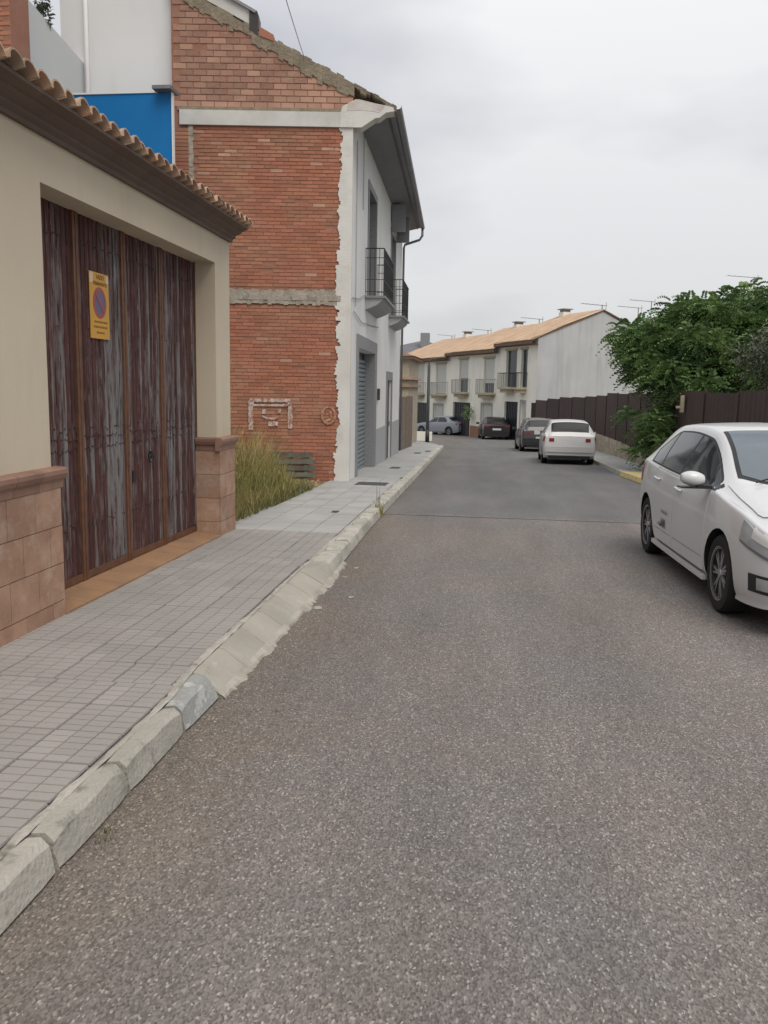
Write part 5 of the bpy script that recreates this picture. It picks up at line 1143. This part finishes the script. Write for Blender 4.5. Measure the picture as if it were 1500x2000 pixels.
    def top(s, u0, u1, hw, name, mname, parent, off=.004, nu=26, ny=40):
        vs = []
        for i in range(nu + 1):
            t = i / nu
            for j in range(ny + 1):
                v = -1 + 2 * j / ny; u = (u0 if not callable(u0) else u0(v)) * (1 - t) + (u1 if not callable(u1) else u1(v)) * t; y = v * hw(u); vs.append((u, y, s.zat(u, y) + off))
        k = ny + 1; mb = MB(); mb.add([s.W(*p) for p in vs], [(i * k + j, (i + 1) * k + j, (i + 1) * k + j + 1, i * k + j + 1) for i in range(nu) for j in range(ny)]); return mb.build(name, mname, parent, smooth=True)
    def wheel(s, u, side, yo, rad, parent, fancy=True):
        T = lambda x, y, h: s.W(u + x, side * (yo - h), rad + y)
        mb = MB(); mb.lathe([(rad * .66, .012), (rad * .72, .0), (rad * .93, .004), (rad * .99, .03), (rad, .06), (rad, .16), (rad * .97, .19), (rad * .66, .2)], T, 32); w = mb.build('wheel', 'black', parent, smooth=True, angle=50)
        mb = MB(); mb.lathe([(rad * .68, .008), (rad * .64, .006), (rad * .60, .05), (rad * .58, .12), (.001, .12)], T, 32, mi=1); n = 7
        for k in range(n):
            a = 2 * math.pi * k / n
            for dl in (-.13, .13):
                c0, c1 = Vector((math.cos(a + dl * .5), math.sin(a + dl * .5))), Vector((math.cos(a + dl), math.sin(a + dl))); q0 = Vector((-c0.y, c0.x)) * rad * .035; q1 = Vector((-c1.y, c1.x)) * rad * .028
                A, B, C_, D_ = c0 * rad * .12 + q0, c1 * rad * .63 + q1, c1 * rad * .63 - q1, c0 * rad * .12 - q0
                mb.add([T(p.x, p.y, h) for h, ps in ((.02, (A, B, C_, D_)), (.05, (A, B, C_, D_))) for p in ps], [(0, 1, 2, 3), (0, 4, 5, 1), (2, 6, 7, 3)])
        mb.lathe([(.001, .012), (rad * .12, .014), (rad * .15, .05)], T, 16); mb.lathe([(rad * .69, .004), (rad * .62, .012)], T, 32)
        mb.build('rim', ['alloy', 'trimblack'], w)
        return w
    def capbox(s, u, y0, y1, z0, z1, d, name, mname, parent):
        mb = MB(); mb.box((u, y0, z0), (u + d, y1, z1), T=s.W); return mb.build(name, mname, parent)

HATCH = [  # u, sill, belt, top, half width, half roof width
 (0, .30, .60, .66, .58, .44), (.06, .24, .66, .71, .69, .52), (.2, .20, .73, .79, .79, .62), (.5, .185, .82, .88, .862, .70), (.95, .18, .885, .955, .882, .72), (1.18, .18, .92, 1.02, .888, .715),
 (1.42, .18, .935, 1.15, .89, .69), (1.77, .18, .945, 1.34, .892, .645), (2.12, .18, .955, 1.455, .894, .62), (2.75, .18, .97, 1.49, .894, .615), (3.3, .18, .99, 1.475, .89, .62), (3.7, .185, 1.01, 1.425, .885, .605), (3.95, .20, 1.02, 1.34, .87, .59), (4.12, .24, 1.01, 1.20, .85, .60), (4.25, .28, .95, 1.03, .82, .64), (4.33, .34, .82, .88, .77, .62)]
def const(v): return lambda u: v
def make_near_car():
    pos = (2.80, 6.10, zg(8.2) - .006); c = Car(HATCH, pos, -math.pi / 2 + R(1.6), 1.015); c.tilt = .013
    t = thing('parked_car', (2.86, 8.3, zg(8.3)), 'white hatchback facing the camera, cut off by the right picture edge', 'car', 'parked cars')
    rad = .318; wf, wr_ = .93, 3.64
    c.body('carwhite', t, (wf, wr_), rad)
    for u in (wf, wr_):
        for sd in (-1, 1): c.wheel(u, sd, .868, rad, t)
    for sd in (-1, 1):
        belt = lambda u: c.zb(u) + .035
        def roofl(u): return c.zt(u) - .085 - .05 * max(0, (u - 3.2)) - .03
        c.side(sd, 1.27, 3.68, lambda u: belt(u) - .016, lambda u: max(belt(u) + .02, min(roofl(u) + .016, belt(u) + .016 + max(.004, (u - 1.16) * .58)) if u < 2.3 else max(belt(u) + .04, roofl(u) + .016 - max(0, u - 3.25) * .33)), 'window_frame', 'trimblack', t, off=.0015, nu=30, skirt=.006)
        for (u0, u1, dz) in ((1.31, 2.36, 0), (2.42, 3.18, 0), (3.22, 3.62, 0)):
            hi = lambda u: min(roofl(u), belt(u) + max(.02, (u - 1.16) * .56)) if u < 2.3 else max(belt(u) + .03, roofl(u) - max(0, u - 3.2) * .35)
            c.side(sd, u0, u1, belt, hi, 'window', 'glass', t, off=.003)
        c.side(sd, 2.36, 2.42, belt, lambda u: roofl(u), 'window_pillar', 'trimblack', t, off=.003, nu=2); c.side(sd, 3.18, 3.22, belt, lambda u: roofl(u) - .01, 'window_pillar', 'trimblack', t, off=.003, nu=2)
        for (u0, u1) in ((1.32, 2.385), (2.40, 3.28)):
            lo = lambda u: .27 if u < 3.12 else .27 + max(0, (u - 3.12)) * 1.9
            d_ = c.side(sd, u0, u1, lo, lambda u: c.zb(u) + .012, 'door', 'carwhite', t, off=.006, skirt=.02)
            mb = MB(); uh = u1 - .16; zz = c.zb(uh) - .10; yy = c.yat(uh, zz)
            mb.tube([c.W(uh - .09, sd * (yy + .012), zz - .005), c.W(uh - .07, sd * (yy + .035), zz), c.W(uh + .07, sd * (yy + .035), zz + .006), c.W(uh + .09, sd * (yy + .012), zz + .004)], .014, 6); mb.build('door_handle', 'carwhite', d_, smooth=True)
            c.side(sd, u0 + .05, u1 - .03, const(.37), const(.383), 'door_crease', 'dado', d_, off=.007, nu=8, nz_=1, skirt=.004)
        c.side(sd, 1.25, 3.2, const(.195), const(.235), 'sill', 'carwhite', t, off=.015, nz_=2, skirt=.03)
        # mirror
        um = 1.36; mb = MB(); prof = []
        for i in range(9):
            a = i / 8; r_ = math.sin(math.pi * (.12 + .78 * a)) ** .6
            prof.append([(um + .02 + .066 * r_ * math.cos(q), sd * (.90 + .19 * a), 1.03 + .066 * r_ * math.sin(q) + .012 * a) for q in [k * math.pi / 5 for k in range(10)]])
        vs = [c.W(*p) for r_ in prof for p in r_]; mb.add(vs, [(i * 10 + j, i * 10 + (j + 1) % 10, (i + 1) * 10 + (j + 1) % 10, (i + 1) * 10 + j) for i in range(8) for j in range(10)] + [tuple(range(10)), tuple(80 + j for j in range(10))]); mi_ = mb.build('wing_mirror', 'carwhite', t, smooth=True, angle=60)
        mb = MB(); mb.box((um - .03, sd * .84 if sd > 0 else -.96, .955), (um + .05, sd * .96 if sd > 0 else -.84, .985), T=c.W); mb.box((um - .05, (.93 if sd > 0 else -1.1), .957), (um + .09, (1.1 if sd > 0 else -.93), .968), T=c.W); mb.build('mirror_base', 'trimblack', mi_)
        # headlamp and fog lamp
        c.side(sd, .06, .50, lambda u: .57 + .26 * max(0, (u - .10)), lambda u: min(c.zb(u) - .005, .62 + .42 * (u - .0)), 'headlight', 'lens', t, off=.006, nu=10, nz_=5)
        c.side(sd, .10, .48, lambda u: .558 + .26 * max(0, (u - .10)), lambda u: .578 + .26 * max(0, (u - .10)), 'headlight_trim', 'metalgrey', t, off=.010, nu=8, nz_=2)
        c.side(sd, .13, .34, lambda u: .64 + .26 * max(0, u - .1), lambda u: .70 + .34 * max(0, u - .05), 'headlight_bulb', 'plate', t, off=.009, nu=6, nz_=3)
        c.side(sd, .05, .32, const(.32), const(.45), 'fog_lamp_recess', 'trimblack', t, off=.006, nu=6, nz_=3)
        c.side(sd, .11, .22, const(.345), const(.43), 'fog_lamp', 'lens', t, off=.012, nu=5, nz_=3)
        c.side(sd, 4.02, 4.27, const(.78), const(.98), 'tail_light', 'red', t, off=.006, nu=6, nz_=4)
    c.top(lambda v: 1.09 + .22 * v * v, lambda v: 2.02 + .05 * v * v, lambda u: c.wr(u) * .925 - .005, 'windscreen_frame', 'trimblack', t, off=.004)
    c.top(lambda v: 1.115 + .22 * v * v, lambda v: 2.0 + .05 * v * v, lambda u: c.wr(u) * .88 - .01, 'windscreen', 'windscreen', t, off=.007)
    c.top(lambda v: .16 + .28 * v * v, lambda v: 1.06 + .20 * v * v, lambda u: .735 if u > .5 else .60 + .27 * u, 'bonnet', 'carwhite', t, off=.010)
    mb = MB()
    for k in (0, 1):
        mb.tube([c.W(1.15 + .05 * k, -.55 + k * .6, c.zat(1.17, .5) + .03), c.W(1.37, -.1 + k * .55, c.zat(1.37, .1) + .025)], .008, 4)
    mb.build('wipers', 'trimblack', t)
    mb = MB(); mb.box((-.012, -.40, .36), (.02, .40, .50), T=c.W); mb.build('grille', 'trimblack', t); mb = MB(); mb.box((-.02, -.26, .40), (-.012, .26, .51), T=c.W); mb.build('number_plate', 'plate', t)
    # lettering on the rear door, right-hand side of the car (towards the road)
    face = Matrix(((0, 0, -1, 0), (-1, 0, 0, 0), (0, 1, 0, 0), (0, 0, 0, 1)))
    w_ = Vector(c.W(2.86, -(c.yat(2.86, .42) + .009), .42)); text_mesh('GALIAN', .13, 'trimblack', 'lettering', t, Matrix.Translation(w_) @ face, .002)
    w_ = Vector(c.W(2.72, -(c.yat(2.72, .56) + .009), .56)); text_mesh('automoviles', .07, 'rail', 'lettering', t, Matrix.Translation(w_) @ face, .0)
    return t
make_near_car()
SALOON = [(0, .30, .60, .66, .58, .44), (.06, .24, .66, .71, .69, .52), (.2, .20, .73, .79, .79, .62), (.6, .185, .82, .88, .85, .70), (1.2, .18, .88, .96, .868, .71), (1.5, .18, .90, 1.10, .87, .68), (1.95, .18, .92, 1.36, .872, .60), (2.3, .18, .93, 1.42, .874, .585), (2.9, .18, .94, 1.42, .872, .58), (3.3, .18, .95, 1.34, .87, .58), (3.75, .185, .96, 1.08, .86, .62), (4.1, .2, .95, 1.0, .845, .66), (4.35, .24, .92, .97, .82, .66), (4.45, .30, .82, .88, .78, .62)]
def far_car(spec, paintm, pos, heading, label, tails, rear_u, hw, sc=1.0, saloon=False, tilt=0.0, plate_z=.62, dark_bumper=True, tail_z=(.78, .93)):
    L_ = spec[-1][0]; c = Car(spec, pos, heading, sc); c.tilt = tilt; ctr = c.W(L_ / 2, 0, 0)
    t = thing('parked_car', ctr, label, 'car', 'parked cars'); rad = .315; wf, wr_ = .88, L_ - .86
    c.body(paintm, t, (wf, wr_), rad)
    for u in (wf, wr_):
        for sd in (-1, 1): c.wheel(u, sd, .855, rad, t)
    for sd in (-1, 1):
        belt = lambda u: c.zb(u) + .03
        e_ = 3.35 if saloon else 3.6
        hi = lambda u: min(c.zt(u) - .10, belt(u) + max(.02, (u - 1.45) * .6), belt(u) + max(.02, (e_ + .12 - u) * (.75 if saloon else 1.2)))
        for u0, u1 in ((1.55, 2.38), (2.43, e_)): c.side(sd, u0, u1, belt, hi, 'window', 'glass', t, off=.003, nu=10, nz_=5)
        for u0, u1 in ((1.35, 2.38), (2.40, 3.2)): c.side(sd, u0, u1, const(.28), lambda u: c.zb(u) - .01, 'door', paintm, t, off=.005, nu=8, nz_=5, skirt=.015)
        mb = MB(); mb.box((1.58, sd * .86 if sd > 0 else -1.06, .93), (1.68, sd * 1.06 if sd > 0 else -.86, 1.06), T=c.W); mb.build('wing_mirror', paintm, t)
        c.side(sd, .1, .5, lambda u: .56 + .2 * u, lambda u: c.zb(u) - .01, 'headlight', 'lens', t, nu=6, nz_=3)
        c.side(sd, L_ - .24, L_ - .03, const(tail_z[0]), const(tail_z[1]), 'tail_light', 'red', t, off=.008, nu=6, nz_=3)
        y0, y1 = (.50, .66) if sd > 0 else (-.66, -.50)
        c.capbox(L_ - .02, y0, y1, tail_z[0], tail_z[1] - .05, .03, 'tail_light', 'red', t)
    c.top(rear_u[0], rear_u[1], lambda u: hw, 'rear_window', 'dark', t, off=.006)
    c.top(lambda v: 1.24 + .2 * v * v, 2.0, lambda u: .70 - .12 * max(0, (u - 1.2)), 'windscreen', 'glass', t, off=.004)
    c.capbox(L_ - .005, -.26, .26, plate_z, plate_z + .11, .022, 'number_plate', 'plate', t)
    c.capbox(L_ - .12, -.66, .66, .20, .30, .12, 'bumper_insert', 'trimblack', t)
    c.capbox(L_ - .06, -.74, .74, .42, .60, .09, 'bumper', paintm, t)
    return t
HAT2 = [(u * 4.06 / 4.33, a, b, d, e_ * .955, f * .98) for u, a, b, d, e_, f in HATCH[:-6]] + [(3.2, .18, .98, 1.455, .85, .61), (3.6, .19, .99, 1.43, .85, .605), (3.78, .2, 1.0, 1.39, .85, .60), (3.9, .22, 1.0, 1.22, .845, .61), (3.99, .25, .98, 1.04, .83, .66), (4.06, .32, .88, .94, .80, .66)]
HAT3 = [(u * 1.03 if u > 3 else u, a, b, d, e_, f) for u, a, b, d, e_, f in HAT2]
HD = R(90)
far_car(HAT2, 'carwhite2', (2.66, 31.4, zg(29.4) - .01), HD - R(1), 'white hatchback parked tail-on ahead of the near car', 1, (3.77, 3.97), .60, .98, tilt=-.031, plate_z=.50, tail_z=(.76, .92))
far_car(HAT3, 'cargrey', (2.08, 41.0, zg(39) - .01), HD + R(3), 'dark grey hatchback half hidden by the white one', 1, (3.92, 4.08), .58, 1.0, tilt=-.031, plate_z=.56)
far_car(SALOON, 'cardark', (.15, 59.4, zg(57.4) - .01), HD + R(5), 'dark plum saloon seen from behind before the terrace', 1, (3.32, 3.74), .56, 1.05, saloon=True, tilt=-.031, plate_z=.60)
far_car(SALOON, 'carsilver', (-5.3, 66.8, zg(65) - .01), HD + R(52), 'silver blue saloon in rear three-quarter view beyond the lamp post', 1, (3.32, 3.74), .56, 1.02, saloon=True, tilt=-.02, plate_z=.60)
